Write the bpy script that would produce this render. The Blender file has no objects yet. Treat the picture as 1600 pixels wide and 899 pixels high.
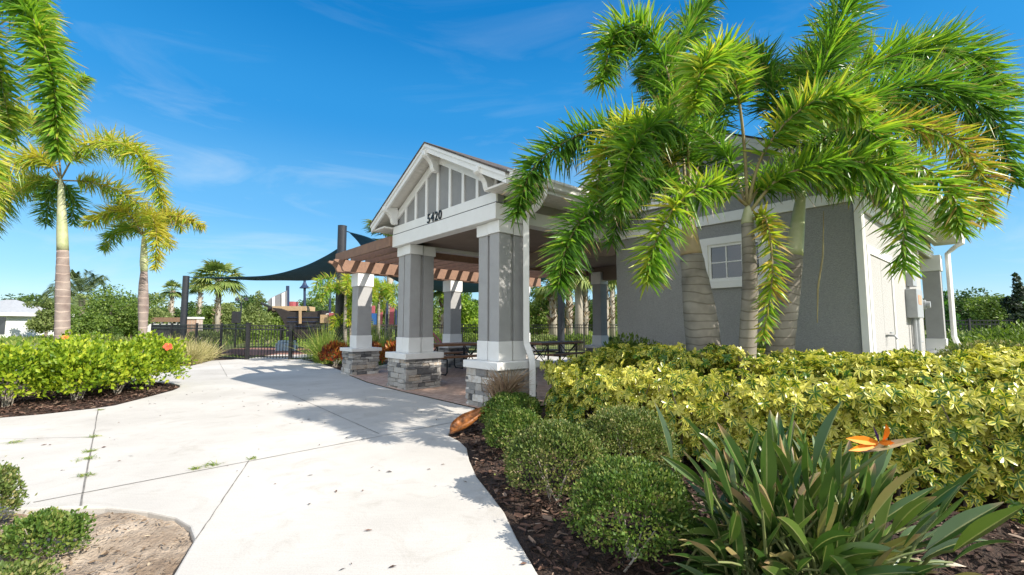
import bpy, math, random
import numpy as np
from mathutils import Vector, Matrix

R = math.radians
rng = np.random.default_rng(7)
random.seed(7)
SC = bpy.context.scene
COL = SC.collection

# ------------------------------------------------------------------ camera
F, CX, CY, EYE = 700.0, 800.0, 449.5, 1.25       # photo focal length and centre (px), eye height (m)
PIT = math.atan2(58.5, F)
cd = bpy.data.cameras.new('camera'); cam = bpy.data.objects.new('camera', cd); COL.objects.link(cam)
cam.location = (0, 0, EYE); cam.rotation_euler = (math.pi/2 + PIT, 0, 0)
cd.lens = F/1600*36; cd.sensor_width = 36; cd.sensor_fit = 'HORIZONTAL'
cd.clip_start = 0.05; cd.clip_end = 3000
SC.camera = cam

# ------------------------------------------------------------------ light
SUN_AZ, SUN_EL = 119.1, 38.4                      # azimuth clockwise from +Y
SUN_POWER, SKY_POWER, EXPOSURE = 4.2, 0.135, 0.9
w = bpy.data.worlds.new('World'); SC.world = w; w.use_nodes = True
nt = w.node_tree; nt.nodes.clear()
def N(nt, t, **k):
    n = nt.nodes.new(t)
    for a, b in k.items():
        if a in n.inputs and not hasattr(n, a): n.inputs[a].default_value = b
        else: setattr(n, a, b)
    return n
out = N(nt, 'ShaderNodeOutputWorld'); bg = N(nt, 'ShaderNodeBackground')
sky = N(nt, 'ShaderNodeTexSky', sky_type='NISHITA', sun_disc=False, sun_elevation=R(SUN_EL), sun_rotation=R(SUN_AZ))
sky.air_density = 1.0; sky.dust_density = 0.0; sky.ozone_density = 3.0; sky.altitude = 0
hs = N(nt, 'ShaderNodeHueSaturation'); hs.inputs['Saturation'].default_value = 1.35
tc = N(nt, 'ShaderNodeTexCoord'); sx = N(nt, 'ShaderNodeSeparateXYZ')
gr = N(nt, 'ShaderNodeValToRGB'); gr.color_ramp.interpolation = 'EASE'; ge = gr.color_ramp.elements      # clear-sky colour by height
for i, (p, c) in enumerate([(0.0, (0.46, 0.70, 0.88)), (0.10, (0.27, 0.60, 0.88)), (0.24, (0.14, 0.465, 0.82)), (0.42, (0.03, 0.315, 0.735)), (0.60, (0.004, 0.215, 0.60)), (1.0, (0.001, 0.15, 0.48))]):
    e = ge[i] if i < 2 else ge.new(p)
    e.position = p; e.color = (c[0], c[1], c[2], 1)
gm = N(nt, 'ShaderNodeVectorMath', operation='SCALE'); gm.inputs['Scale'].default_value = 4.1
mix0 = N(nt, 'ShaderNodeMixRGB'); mix0.inputs['Fac'].default_value = 0.8
# thin high cloud: drawn-out wisps and a few soft patches low down
mp = N(nt, 'ShaderNodeMapping'); mp.inputs['Scale'].default_value = (1.3, 2.6, 9.0); mp.inputs['Rotation'].default_value = (0.35, 0.22, 0.9); mp.inputs['Location'].default_value = (2.3, 0.7, 1.0)
nz = N(nt, 'ShaderNodeTexNoise'); nz.inputs['Scale'].default_value = 1.5; nz.inputs['Detail'].default_value = 9; nz.inputs['Roughness'].default_value = 0.6; nz.inputs['Distortion'].default_value = 0.8
cr = N(nt, 'ShaderNodeValToRGB'); cr.color_ramp.elements[0].position = 0.50; cr.color_ramp.elements[1].position = 0.85
cr.color_ramp.elements[0].color = (0, 0, 0, 1); cr.color_ramp.elements[1].color = (0.55, 0.55, 0.55, 1)
fade = N(nt, 'ShaderNodeMapRange'); fade.inputs['From Min'].default_value = 0.10; fade.inputs['From Max'].default_value = 0.50; fade.inputs['To Min'].default_value = 1.0; fade.inputs['To Max'].default_value = 0.18
fm = N(nt, 'ShaderNodeMath', operation='MULTIPLY')
mx = N(nt, 'ShaderNodeMixRGB'); mx.inputs['Color2'].default_value = (3.3, 3.75, 4.0, 1)
L = nt.links.new
L(sky.outputs[0], hs.inputs['Color']); L(tc.outputs['Generated'], mp.inputs[0]); L(mp.outputs[0], nz.inputs['Vector'])
L(tc.outputs['Generated'], sx.inputs[0]); L(sx.outputs[2], gr.inputs[0]); L(gr.outputs[0], gm.inputs[0])
L(hs.outputs[0], mix0.inputs['Color1']); L(gm.outputs[0], mix0.inputs['Color2']); L(sx.outputs[2], fade.inputs['Value'])
L(nz.outputs['Fac'], cr.inputs[0]); L(cr.outputs[0], fm.inputs[0]); L(fade.outputs[0], fm.inputs[1]); L(fm.outputs[0], mx.inputs['Fac']); L(mix0.outputs[0], mx.inputs['Color1'])
# unseen bright cloud added behind the camera as fill light for the shaded facade
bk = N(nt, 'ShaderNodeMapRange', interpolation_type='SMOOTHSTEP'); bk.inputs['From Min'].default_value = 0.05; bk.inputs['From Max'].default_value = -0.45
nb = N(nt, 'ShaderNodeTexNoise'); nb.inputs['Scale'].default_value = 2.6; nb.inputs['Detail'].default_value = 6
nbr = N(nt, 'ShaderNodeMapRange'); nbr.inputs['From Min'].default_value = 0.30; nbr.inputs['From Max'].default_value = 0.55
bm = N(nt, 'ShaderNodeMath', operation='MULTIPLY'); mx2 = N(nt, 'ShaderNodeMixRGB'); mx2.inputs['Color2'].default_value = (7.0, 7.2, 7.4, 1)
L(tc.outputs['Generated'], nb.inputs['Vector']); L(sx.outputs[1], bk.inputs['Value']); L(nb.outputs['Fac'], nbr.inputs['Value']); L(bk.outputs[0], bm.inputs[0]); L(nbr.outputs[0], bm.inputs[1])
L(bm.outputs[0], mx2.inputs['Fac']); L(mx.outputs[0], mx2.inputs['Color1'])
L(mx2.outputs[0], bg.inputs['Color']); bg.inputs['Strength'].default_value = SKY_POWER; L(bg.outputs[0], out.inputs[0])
sd = bpy.data.lights.new('sun', 'SUN'); sun = bpy.data.objects.new('sun', sd); COL.objects.link(sun)
sd.energy = SUN_POWER; sd.angle = R(0.5); sd.color = (1.0, 0.94, 0.84)
sv = Vector((math.sin(R(SUN_AZ))*math.cos(R(SUN_EL)), math.cos(R(SUN_AZ))*math.cos(R(SUN_EL)), math.sin(R(SUN_EL))))
sun.rotation_euler = sv.to_track_quat('Z', 'Y').to_euler(); sun.location = sv*60
SC.view_settings.view_transform = 'Standard'; SC.view_settings.look = 'None'
SC.view_settings.exposure = EXPOSURE; SC.view_settings.gamma = 1; SC.view_settings.use_curve_mapping = False
SC.cycles.max_bounces = 7; SC.cycles.transparent_max_bounces = 8; SC.cycles.diffuse_bounces = 4

# ------------------------------------------------------------------ measuring the photograph
def W(x, y, d):
    """a measured photo point (1600 px wide) at forward distance d -> metres"""
    a = (x-CX)/F; b = -(y-CY)/F
    v = np.array([a, math.cos(PIT)-b*math.sin(PIT), math.sin(PIT)+b*math.cos(PIT)])
    return np.array([0, 0, EYE]) + v*(d/v[1])
def G(x, y, z=0.0):
    a = (x-CX)/F; b = -(y-CY)/F
    v = np.array([a, math.cos(PIT)-b*math.sin(PIT), math.sin(PIT)+b*math.cos(PIT)])
    return np.array([0, 0, EYE]) + v*((z-EYE)/v[2])
PHI = R(41.2)
PX = np.array([math.sin(PHI), -math.cos(PHI), 0.0]); QX = np.array([math.cos(PHI), math.sin(PHI), 0.0])
ORG = np.array([-0.206, 6.631, 0.0])             # building frame: X along the gable to the right, Y into the depth
BROT = math.atan2(PX[1], PX[0])
def B(p, q, z=0.0): return ORG + PX*p + QX*q + np.array([0, 0, z])

# ------------------------------------------------------------------ materials
def new_mat(name):
    m = bpy.data.materials.new(name); m.use_nodes = True
    nt = m.node_tree; b = nt.nodes['Principled BSDF']
    return m, nt, b
def col4(c): return (c[0], c[1], c[2], 1)
def mat(name, c, rough=0.6, c2=None, scale=6.0, bump=0.0, bscale=60.0, spec=0.4, metal=0.0, detail=6, lo=0.35, hi=0.7, dist=0.02):
    m, nt, b = new_mat(name)
    b.inputs['Roughness'].default_value = rough; b.inputs['Metallic'].default_value = metal
    b.inputs['Specular IOR Level'].default_value = spec; b.inputs['Base Color'].default_value = col4(c)
    t = N(nt, 'ShaderNodeTexCoord')
    if c2 is not None:
        n = N(nt, 'ShaderNodeTexNoise'); n.inputs['Scale'].default_value = scale; n.inputs['Detail'].default_value = detail; n.inputs['Roughness'].default_value = 0.65
        r = N(nt, 'ShaderNodeValToRGB'); r.color_ramp.elements[0].position = lo; r.color_ramp.elements[1].position = hi
        r.color_ramp.elements[0].color = col4(c); r.color_ramp.elements[1].color = col4(c2)
        nt.links.new(t.outputs['Object'], n.inputs['Vector']); nt.links.new(n.outputs['Fac'], r.inputs[0]); nt.links.new(r.outputs[0], b.inputs['Base Color'])
    if bump > 0:
        n = N(nt, 'ShaderNodeTexNoise'); n.inputs['Scale'].default_value = bscale; n.inputs['Detail'].default_value = 4
        u = N(nt, 'ShaderNodeBump'); u.inputs['Strength'].default_value = bump; u.inputs['Distance'].default_value = dist
        nt.links.new(t.outputs['Object'], n.inputs['Vector']); nt.links.new(n.outputs['Fac'], u.inputs['Height']); nt.links.new(u.outputs[0], b.inputs['Normal'])
    return m
def ramp_mat(name, stops, rough=0.5, trans=0.0, bump=0.0, bscale=40, spec=0.35, noise=0.0, nscale=8.0, tmul=1.4):
    """colour from the per-piece 'rnd' attribute through a ramp, optionally light passing through"""
    m, nt, b = new_mat(name)
    a = N(nt, 'ShaderNodeAttribute', attribute_name='rnd')
    r = N(nt, 'ShaderNodeValToRGB'); e = r.color_ramp.elements
    while len(e) < len(stops): e.new(0.5)
    for i, (p, c) in enumerate(stops): e[i].position = p; e[i].color = col4(c)
    src = a.outputs['Fac']
    if noise > 0:
        t = N(nt, 'ShaderNodeTexCoord'); n = N(nt, 'ShaderNodeTexNoise'); n.inputs['Scale'].default_value = nscale; n.inputs['Detail'].default_value = 5
        ma = N(nt, 'ShaderNodeMath', operation='MULTIPLY_ADD'); mb_ = N(nt, 'ShaderNodeMath', operation='SUBTRACT'); mb_.inputs[1].default_value = 0.5
        nt.links.new(t.outputs['Object'], n.inputs['Vector']); nt.links.new(n.outputs['Fac'], mb_.inputs[0]); nt.links.new(mb_.outputs[0], ma.inputs[0])
        ma.inputs[1].default_value = noise; nt.links.new(src, ma.inputs[2]); src = ma.outputs[0]
    nt.links.new(src, r.inputs[0]); nt.links.new(r.outputs[0], b.inputs['Base Color'])
    b.inputs['Roughness'].default_value = rough; b.inputs['Specular IOR Level'].default_value = spec
    if bump > 0:
        t = N(nt, 'ShaderNodeTexCoord'); n = N(nt, 'ShaderNodeTexNoise'); n.inputs['Scale'].default_value = bscale; n.inputs['Detail'].default_value = 5
        u = N(nt, 'ShaderNodeBump'); u.inputs['Strength'].default_value = bump; u.inputs['Distance'].default_value = 0.02
        nt.links.new(t.outputs['Object'], n.inputs['Vector']); nt.links.new(n.outputs['Fac'], u.inputs['Height']); nt.links.new(u.outputs[0], b.inputs['Normal'])
    if trans > 0:
        add_trans(nt, b, r.outputs[0], trans, tmul)
    return m
def add_trans(nt, b, colsock, trans, tmul):
    tr = N(nt, 'ShaderNodeBsdfTranslucent'); g = N(nt, 'ShaderNodeVectorMath', operation='MULTIPLY'); g.inputs[1].default_value = (tmul*1.02, tmul*1.08, tmul*0.55)
    nt.links.new(colsock, g.inputs[0]); nt.links.new(g.outputs[0], tr.inputs['Color'])
    ms = N(nt, 'ShaderNodeMixShader'); ms.inputs[0].default_value = trans
    o = nt.nodes['Material Output']
    nt.links.new(b.outputs[0], ms.inputs[1]); nt.links.new(tr.outputs[0], ms.inputs[2]); nt.links.new(ms.outputs[0], o.inputs['Surface'])
def variegated_mat():
    m, nt, b = new_mat('variegated_leaf')
    a = N(nt, 'ShaderNodeAttribute', attribute_name='rnd'); uv = N(nt, 'ShaderNodeAttribute', attribute_name='lf')
    sx = N(nt, 'ShaderNodeSeparateXYZ'); nt.links.new(uv.outputs['Vector'], sx.inputs[0])
    t = N(nt, 'ShaderNodeTexCoord'); n = N(nt, 'ShaderNodeTexNoise'); n.inputs['Scale'].default_value = 28; n.inputs['Detail'].default_value = 3
    nt.links.new(t.outputs['Object'], n.inputs['Vector'])
    ab = N(nt, 'ShaderNodeMath', operation='ABSOLUTE'); nt.links.new(sx.outputs[0], ab.inputs[0])
    m1 = N(nt, 'ShaderNodeMath', operation='MULTIPLY_ADD'); nt.links.new(n.outputs['Fac'], m1.inputs[0]); m1.inputs[1].default_value = 1.5; nt.links.new(ab.outputs[0], m1.inputs[2])
    m2 = N(nt, 'ShaderNodeMath', operation='MULTIPLY_ADD'); nt.links.new(a.outputs['Fac'], m2.inputs[0]); m2.inputs[1].default_value = 1.5; nt.links.new(m1.outputs[0], m2.inputs[2])
    r = N(nt, 'ShaderNodeValToRGB'); e = r.color_ramp.elements
    e[0].position = 0.54; e[0].color = (0.055, 0.135, 0.016, 1); e[1].position = 0.675; e[1].color = (0.50, 0.47, 0.05, 1)
    k = e.new(0.9); k.color = (0.62, 0.57, 0.12, 1); k = e.new(0.63); k.color = (0.15, 0.24, 0.02, 1)
    m3 = N(nt, 'ShaderNodeMath', operation='MULTIPLY'); m3.inputs[1].default_value = 0.36; m4 = N(nt, 'ShaderNodeMath', operation='MULTIPLY_ADD'); m4.inputs[1].default_value = .45; nt.links.new(sx.outputs[1], m4.inputs[0]); nt.links.new(m2.outputs[0], m4.inputs[2]); m5 = N(nt, 'ShaderNodeMath', operation='SUBTRACT'); m5.inputs[1].default_value = .18; nt.links.new(m4.outputs[0], m5.inputs[0]); nt.links.new(m5.outputs[0], m3.inputs[0])
    nt.links.new(m3.outputs[0], r.inputs[0]); nt.links.new(r.outputs[0], b.inputs['Base Color']); b.inputs['Roughness'].default_value = 0.34
    add_trans(nt, b, r.outputs[0], 0.28, 1.2)
    return m
def brick_mat(name, c1, c2, mort, scale, bw, bh, ms=0.012, rough=0.8, bump=0.4, offs=0.5, rot=0.0, coord='Object'):
    m, nt, b = new_mat(name)
    t = N(nt, 'ShaderNodeTexCoord'); mp = N(nt, 'ShaderNodeMapping'); mp.inputs['Rotation'].default_value = (0, 0, rot)
    br = N(nt, 'ShaderNodeTexBrick'); br.offset = offs
    br.inputs['Scale'].default_value = scale; br.inputs['Brick Width'].default_value = bw; br.inputs['Row Height'].default_value = bh; br.inputs['Mortar Size'].default_value = ms
    br.inputs['Color1'].default_value = col4(c1); br.inputs['Color2'].default_value = col4(c2); br.inputs['Mortar'].default_value = col4(mort)
    n = N(nt, 'ShaderNodeTexNoise'); n.inputs['Scale'].default_value = 9; n.inputs['Detail'].default_value = 8
    mxx = N(nt, 'ShaderNodeMixRGB', blend_type='OVERLAY'); mxx.inputs['Fac'].default_value = 0.5
    nt.links.new(t.outputs[coord], mp.inputs[0]); nt.links.new(mp.outputs[0], br.inputs['Vector']); nt.links.new(t.outputs['Object'], n.inputs['Vector'])
    nt.links.new(br.outputs['Color'], mxx.inputs['Color1']); nt.links.new(n.outputs['Fac'], mxx.inputs['Color2']); nt.links.new(mxx.outputs[0], b.inputs['Base Color'])
    u = N(nt, 'ShaderNodeBump'); u.inputs['Strength'].default_value = bump; u.inputs['Distance'].default_value = 0.01; u.invert = True
    nt.links.new(br.outputs['Fac'], u.inputs['Height']); nt.links.new(u.outputs[0], b.inputs['Normal'])
    b.inputs['Roughness'].default_value = rough
    return m

def tips(m, brown):
    """dry brown leaflet tips: along the last part of some leaflets"""
    nt = m.node_tree; b = nt.nodes['Principled BSDF']; src = b.inputs['Base Color'].links[0].from_socket
    uv = N(nt, 'ShaderNodeAttribute', attribute_name='lf'); sx_ = N(nt, 'ShaderNodeSeparateXYZ'); rn = N(nt, 'ShaderNodeAttribute', attribute_name='rnd')
    k = N(nt, 'ShaderNodeMath', operation='MULTIPLY'); k.inputs[1].default_value = 47.3; f = N(nt, 'ShaderNodeMath', operation='FRACT')
    a = N(nt, 'ShaderNodeMath', operation='MULTIPLY_ADD'); a.inputs[1].default_value = .45; mr = N(nt, 'ShaderNodeMapRange'); mr.inputs['From Min'].default_value = 1.12; mr.inputs['From Max'].default_value = 1.32
    x = N(nt, 'ShaderNodeMixRGB'); x.inputs['Color2'].default_value = (*brown, 1); l = nt.links.new
    l(uv.outputs['Vector'], sx_.inputs[0]); l(rn.outputs['Fac'], k.inputs[0]); l(k.outputs[0], f.inputs[0]); l(f.outputs[0], a.inputs[0]); l(sx_.outputs[1], a.inputs[2]); l(a.outputs[0], mr.inputs['Value']); l(mr.outputs[0], x.inputs['Fac']); l(src, x.inputs['Color1'])
    for lk in list(src.links):
        if lk.to_node != x: l(x.outputs[0], lk.to_socket)
M = {}
M['stucco'] = mat('grey_stucco', (0.29, 0.292, 0.285), 0.9, (0.395, 0.39, 0.38), 55, 1.0, 110, dist=0.02)
M['taupe'] = mat('taupe_stucco', (0.30, 0.275, 0.245), 0.9, (0.33, 0.305, 0.275), 3, 0.4, 170)
M['cream'] = mat('cream_stucco', (0.38, 0.37, 0.355), 0.9, (0.48, 0.47, 0.455), 55, 0.5, 150)
M['shaft'] = mat('grey_paint', (0.33, 0.325, 0.32), 0.75, (0.37, 0.365, 0.36), 5, 0.25, 120)
M['panel'] = mat('gable_grey_paint', (0.235, 0.235, 0.235), 0.7, (0.27, 0.268, 0.265), 4, 0.1, 90)
M['white'] = mat('white_paint', (0.78, 0.77, 0.75), 0.5, (0.70, 0.69, 0.66), 4.0, 0.06, 60, lo=0.3, hi=0.8)
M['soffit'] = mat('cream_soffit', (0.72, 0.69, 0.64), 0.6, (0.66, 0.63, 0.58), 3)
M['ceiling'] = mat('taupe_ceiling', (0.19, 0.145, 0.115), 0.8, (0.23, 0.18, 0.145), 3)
M['pergola'] = mat('brown_stain', (0.27, 0.155, 0.10), 0.7, (0.20, 0.115, 0.08), 9, 0.3, 50)
M['tablewood'] = mat('brown_planks', (0.36, 0.19, 0.10), 0.55, (0.26, 0.13, 0.07), 14, 0.2, 60)
M['black'] = mat('black_metal', (0.018, 0.018, 0.02), 0.42, (0.03, 0.03, 0.032), 8)
M['post'] = mat('charcoal_post', (0.020, 0.023, 0.030), 0.45, (0.03, 0.033, 0.04), 5)
M['sail'] = mat('navy_fabric', (0.018, 0.080, 0.150), 0.85, (0.024, 0.10, 0.18), 3, 0.2, 200)
M['steel'] = mat('grey_meter_paint', (0.36, 0.37, 0.38), 0.45, (0.30, 0.31, 0.32), 9)
M['glass'] = mat('window_glass', (0.02, 0.025, 0.03), 0.03, spec=1.0)
M['black_num'] = mat('black_numeral', (0.01, 0.01, 0.01), 0.4)
M['shingle'] = brick_mat('shingles', (0.060, 0.048, 0.042), (0.10, 0.082, 0.07), (0.02, 0.018, 0.016), 1.0, 0.22, 0.14, 0.008, 0.95, 0.6)
M['paver'] = brick_mat('clay_pavers', (0.50, 0.32, 0.24), (0.58, 0.41, 0.32), (0.28, 0.20, 0.16), 1.0, 0.21, 0.105, 0.006, 0.85, 0.4, rot=0.78)
M['stone'] = ramp_mat('ledger_stone', [(0, (0.10, 0.10, 0.105)), (0.3, (0.24, 0.235, 0.23)), (0.55, (0.36, 0.34, 0.315)), (0.75, (0.46, 0.44, 0.41)), (0.9, (0.40, 0.33, 0.26)), (1, (0.58, 0.56, 0.53))], 0.9, bump=0.9, bscale=35, noise=0.35, nscale=14)
M['palm'] = ramp_mat('palm_leaflet', [(0, (0.042, 0.105, 0.016)), (0.35, (0.105, 0.235, 0.025)), (0.6, (0.245, 0.385, 0.035)), (0.82, (0.49, 0.48, 0.055)), (0.93, (0.50, 0.37, 0.07)), (1, (0.28, 0.16, 0.08))], 0.36, trans=0.40, noise=0.10, nscale=6, spec=0.35)
tips(M['palm'], (.30, .19, .09))
M['rachis'] = mat('palm_rachis', (0.30, 0.27, 0.12), 0.6, (0.20, 0.13, 0.06), 12)
M['dryfrond'] = ramp_mat('dry_frond', [(0, (0.20, 0.125, 0.08)), (1, (0.46, 0.33, 0.23))], 0.7, trans=0.15)
M['boot'] = mat('orange_brown_sheath', (0.36, 0.13, 0.03), 0.42, (0.10, 0.04, 0.018), 16, 0.4, 60)
M['sabal'] = ramp_mat('fan_palm_leaf', [(0, (0.07, 0.13, 0.03)), (0.6, (0.20, 0.27, 0.07)), (1, (0.38, 0.37, 0.13))], 0.5, trans=0.25)
M['datepalm'] = ramp_mat('grey_palm_leaf', [(0, (0.07, 0.11, 0.05)), (1, (0.22, 0.27, 0.13))], 0.5, trans=0.25)
def tree_leaf(name, a, b, c, tr=0.3): return ramp_mat(name, [(0, a), (0.5, b), (1, c)], 0.5, trans=tr)
M['oak'] = tree_leaf('oak_leaf', (0.025, 0.055, 0.014), (0.055, 0.105, 0.02), (0.11, 0.17, 0.03))
M['mid'] = tree_leaf('mid_green_leaf', (0.055, 0.10, 0.018), (0.125, 0.195, 0.03), (0.24, 0.30, 0.055))
M['pale'] = tree_leaf('pale_green_leaf', (0.10, 0.14, 0.04), (0.19, 0.24, 0.07), (0.30, 0.34, 0.12))
M['lime'] = tree_leaf('lime_leaf', (0.06, 0.13, 0.012), (0.15, 0.26, 0.018), (0.32, 0.40, 0.03))
M['conifer'] = tree_leaf('conifer_leaf', (0.02, 0.07, 0.01), (0.055, 0.16, 0.015), (0.10, 0.24, 0.025))
M['darktree'] = tree_leaf('dark_leaf', (0.012, 0.022, 0.012), (0.025, 0.045, 0.02), (0.05, 0.07, 0.035))
M['box'] = tree_leaf('small_shrub_leaf', (0.035, 0.085, 0.014), (0.10, 0.17, 0.025), (0.30, 0.30, 0.085), 0.22)
M['boxtan'] = tree_leaf('tan_tipped_leaf', (0.045, 0.085, 0.018), (0.13, 0.18, 0.035), (0.40, 0.33, 0.15), 0.22)
M['hib'] = tree_leaf('hibiscus_leaf', (0.075, 0.16, 0.012), (0.26, 0.36, 0.02), (0.55, 0.55, 0.05), 0.35)
M['croton'] = ramp_mat('croton_leaf', [(0, (0.06, 0.02, 0.015)), (0.35, (0.26, 0.05, 0.02)), (0.6, (0.48, 0.14, 0.025)), (0.8, (0.50, 0.27, 0.04)), (1, (0.14, 0.16, 0.02))], 0.4, trans=0.25)
M['tigrass'] = ramp_mat('dry_grass_blade', [(0, (0.20, 0.19, 0.06)), (0.6, (0.40, 0.36, 0.16)), (1, (0.58, 0.50, 0.28))], 0.6, trans=0.25)
M['fgrass'] = ramp_mat('green_grass_blade', [(0, (0.08, 0.15, 0.02)), (0.6, (0.19, 0.27, 0.045)), (1, (0.42, 0.42, 0.12))], 0.55, trans=0.3)
M['lawnblade'] = ramp_mat('lawn_blade', [(0, (0.07, 0.13, 0.02)), (0.7, (0.16, 0.24, 0.035)), (1, (0.32, 0.32, 0.08))], 0.6, trans=0.3)
M['bop'] = ramp_mat('strap_leaf', [(0, (0.024, 0.062, 0.012)), (0.5, (0.058, 0.12, 0.022)), (0.8, (0.14, 0.20, 0.036)), (0.93, (0.30, 0.25, 0.09)), (1, (0.36, 0.25, 0.14))], 0.30, trans=0.16, spec=0.6, noise=0.12, nscale=14)
def midrib(m, c, wd=.10):
    nt = m.node_tree; b = nt.nodes['Principled BSDF']; src = b.inputs['Base Color'].links[0].from_socket; l = nt.links.new
    uv = N(nt, 'ShaderNodeAttribute', attribute_name='lf'); sx_ = N(nt, 'ShaderNodeSeparateXYZ'); ab = N(nt, 'ShaderNodeMath', operation='ABSOLUTE'); mr = N(nt, 'ShaderNodeMapRange')
    mr.inputs['From Min'].default_value = wd*.4; mr.inputs['From Max'].default_value = wd; mr.inputs['To Min'].default_value = .8; mr.inputs['To Max'].default_value = 0
    x = N(nt, 'ShaderNodeMixRGB'); x.inputs['Color2'].default_value = (*c, 1)
    l(uv.outputs['Vector'], sx_.inputs[0]); l(sx_.outputs[0], ab.inputs[0]); l(ab.outputs[0], mr.inputs['Value']); l(mr.outputs[0], x.inputs['Fac']); l(src, x.inputs['Color1'])
    for lk in list(src.links):
        if lk.to_node != x: l(x.outputs[0], lk.to_socket)
midrib(M['bop'], (.30, .32, .12), .13); tips(M['bop'], (.28, .19, .10))
M['boprib'] = mat('pale_leaf_stalk', (0.14, 0.19, 0.06), 0.5, (0.22, 0.22, 0.09), 10)
M['orange'] = mat('orange_petal', (0.78, 0.26, 0.015), 0.5, (0.70, 0.20, 0.02), 20)
M['purple'] = mat('purple_petal', (0.08, 0.03, 0.14), 0.5)
M['bract'] = mat('pink_green_bract', (0.42, 0.30, 0.20), 0.5, (0.22, 0.24, 0.09), 14)
M['red'] = mat('red_petal', (0.62, 0.045, 0.02), 0.55, (0.70, 0.10, 0.03), 12)
M['coral'] = mat('coral_petal', (0.66, 0.14, 0.03), 0.55, (0.75, 0.26, 0.05), 12)
M['yellow'] = mat('yellow_stamen', (0.75, 0.5, 0.05), 0.6)
M['bark'] = mat('grey_bark', (0.16, 0.13, 0.10), 0.9, (0.26, 0.22, 0.18), 8, 0.5, 30)
M['palebark'] = mat('pale_twig', (0.40, 0.36, 0.30), 0.85, (0.28, 0.24, 0.19), 20, 0.3, 40)
M['plum'] = mat('red_plastic', (0.36, 0.085, 0.10), 0.5, (0.42, 0.12, 0.13), 4)
M['bluepl'] = mat('blue_plastic', (0.03, 0.12, 0.34), 0.45)
M['navy'] = mat('navy_metal', (0.02, 0.035, 0.08), 0.4)
M['tan'] = mat('tan_plastic', (0.42, 0.29, 0.16), 0.5, (0.47, 0.34, 0.20), 3)
M['shipwood'] = brick_mat('ship_boards', (0.018, 0.015, 0.014), (0.034, 0.026, 0.023), (0.012, 0.01, 0.01), 1.0, 1.2, 0.14, 0.012, 0.6, 0.4)
M['rubber'] = mat('red_brown_rubber', (0.24, 0.11, 0.08), 0.95, (0.30, 0.16, 0.12), 3, 0.3, 60)
M['lightblue'] = mat('pale_blue_plastic', (0.25, 0.36, 0.45), 0.5, (0.32, 0.42, 0.5), 5)
M['redbrick'] = brick_mat('pillar_brick', (0.40, 0.24, 0.17), (0.50, 0.34, 0.25), (0.5, 0.46, 0.42), 1.0, 0.3, 0.1, 0.012, 0.9, 0.3)
M['brownwood'] = mat('brown_wood', (0.20, 0.12, 0.08), 0.8, (0.26, 0.16, 0.1), 5)
M['roofgrey'] = mat('grey_roof', (0.30, 0.31, 0.33), 0.8, (0.36, 0.37, 0.38), 4)
M['terracotta'] = mat('terracotta_roof', (0.52, 0.25, 0.15), 0.8, (0.58, 0.32, 0.2), 4)
M['darkglass'] = mat('dark_window', (0.05, 0.055, 0.065), 0.15, spec=0.8)
M['chip'] = ramp_mat('mulch_chip', [(0, (0.025, 0.015, 0.012)), (0.5, (0.075, 0.042, 0.03)), (0.85, (0.15, 0.085, 0.06)), (1, (0.32, 0.24, 0.18))], 0.9)
M['litter'] = ramp_mat('dry_litter', [(0, (0.10, 0.065, 0.04)), (0.6, (0.24, 0.17, 0.11)), (1, (0.45, 0.36, 0.25))], 0.9)
M['mulch'] = mat('mulch_soil', (0.030, 0.019, 0.014), 0.95, (0.085, 0.052, 0.037), 45, 1.0, 70, dist=0.03)
M['sand'] = mat('sandy_soil', (0.20, 0.145, 0.10), 0.95, (0.47, 0.38, 0.29), 2.2, 0.8, 60, lo=0.38, hi=0.62, detail=10)
M['joint'] = mat('dirty_joint', (0.12, 0.11, 0.10), 0.95, (0.26, 0.245, 0.22), 9)
M['lawn'] = mat('lawn_ground', (0.10, 0.135, 0.03), 0.95, (0.21, 0.22, 0.065), 0.35, 0.5, 20, detail=10)
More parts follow.
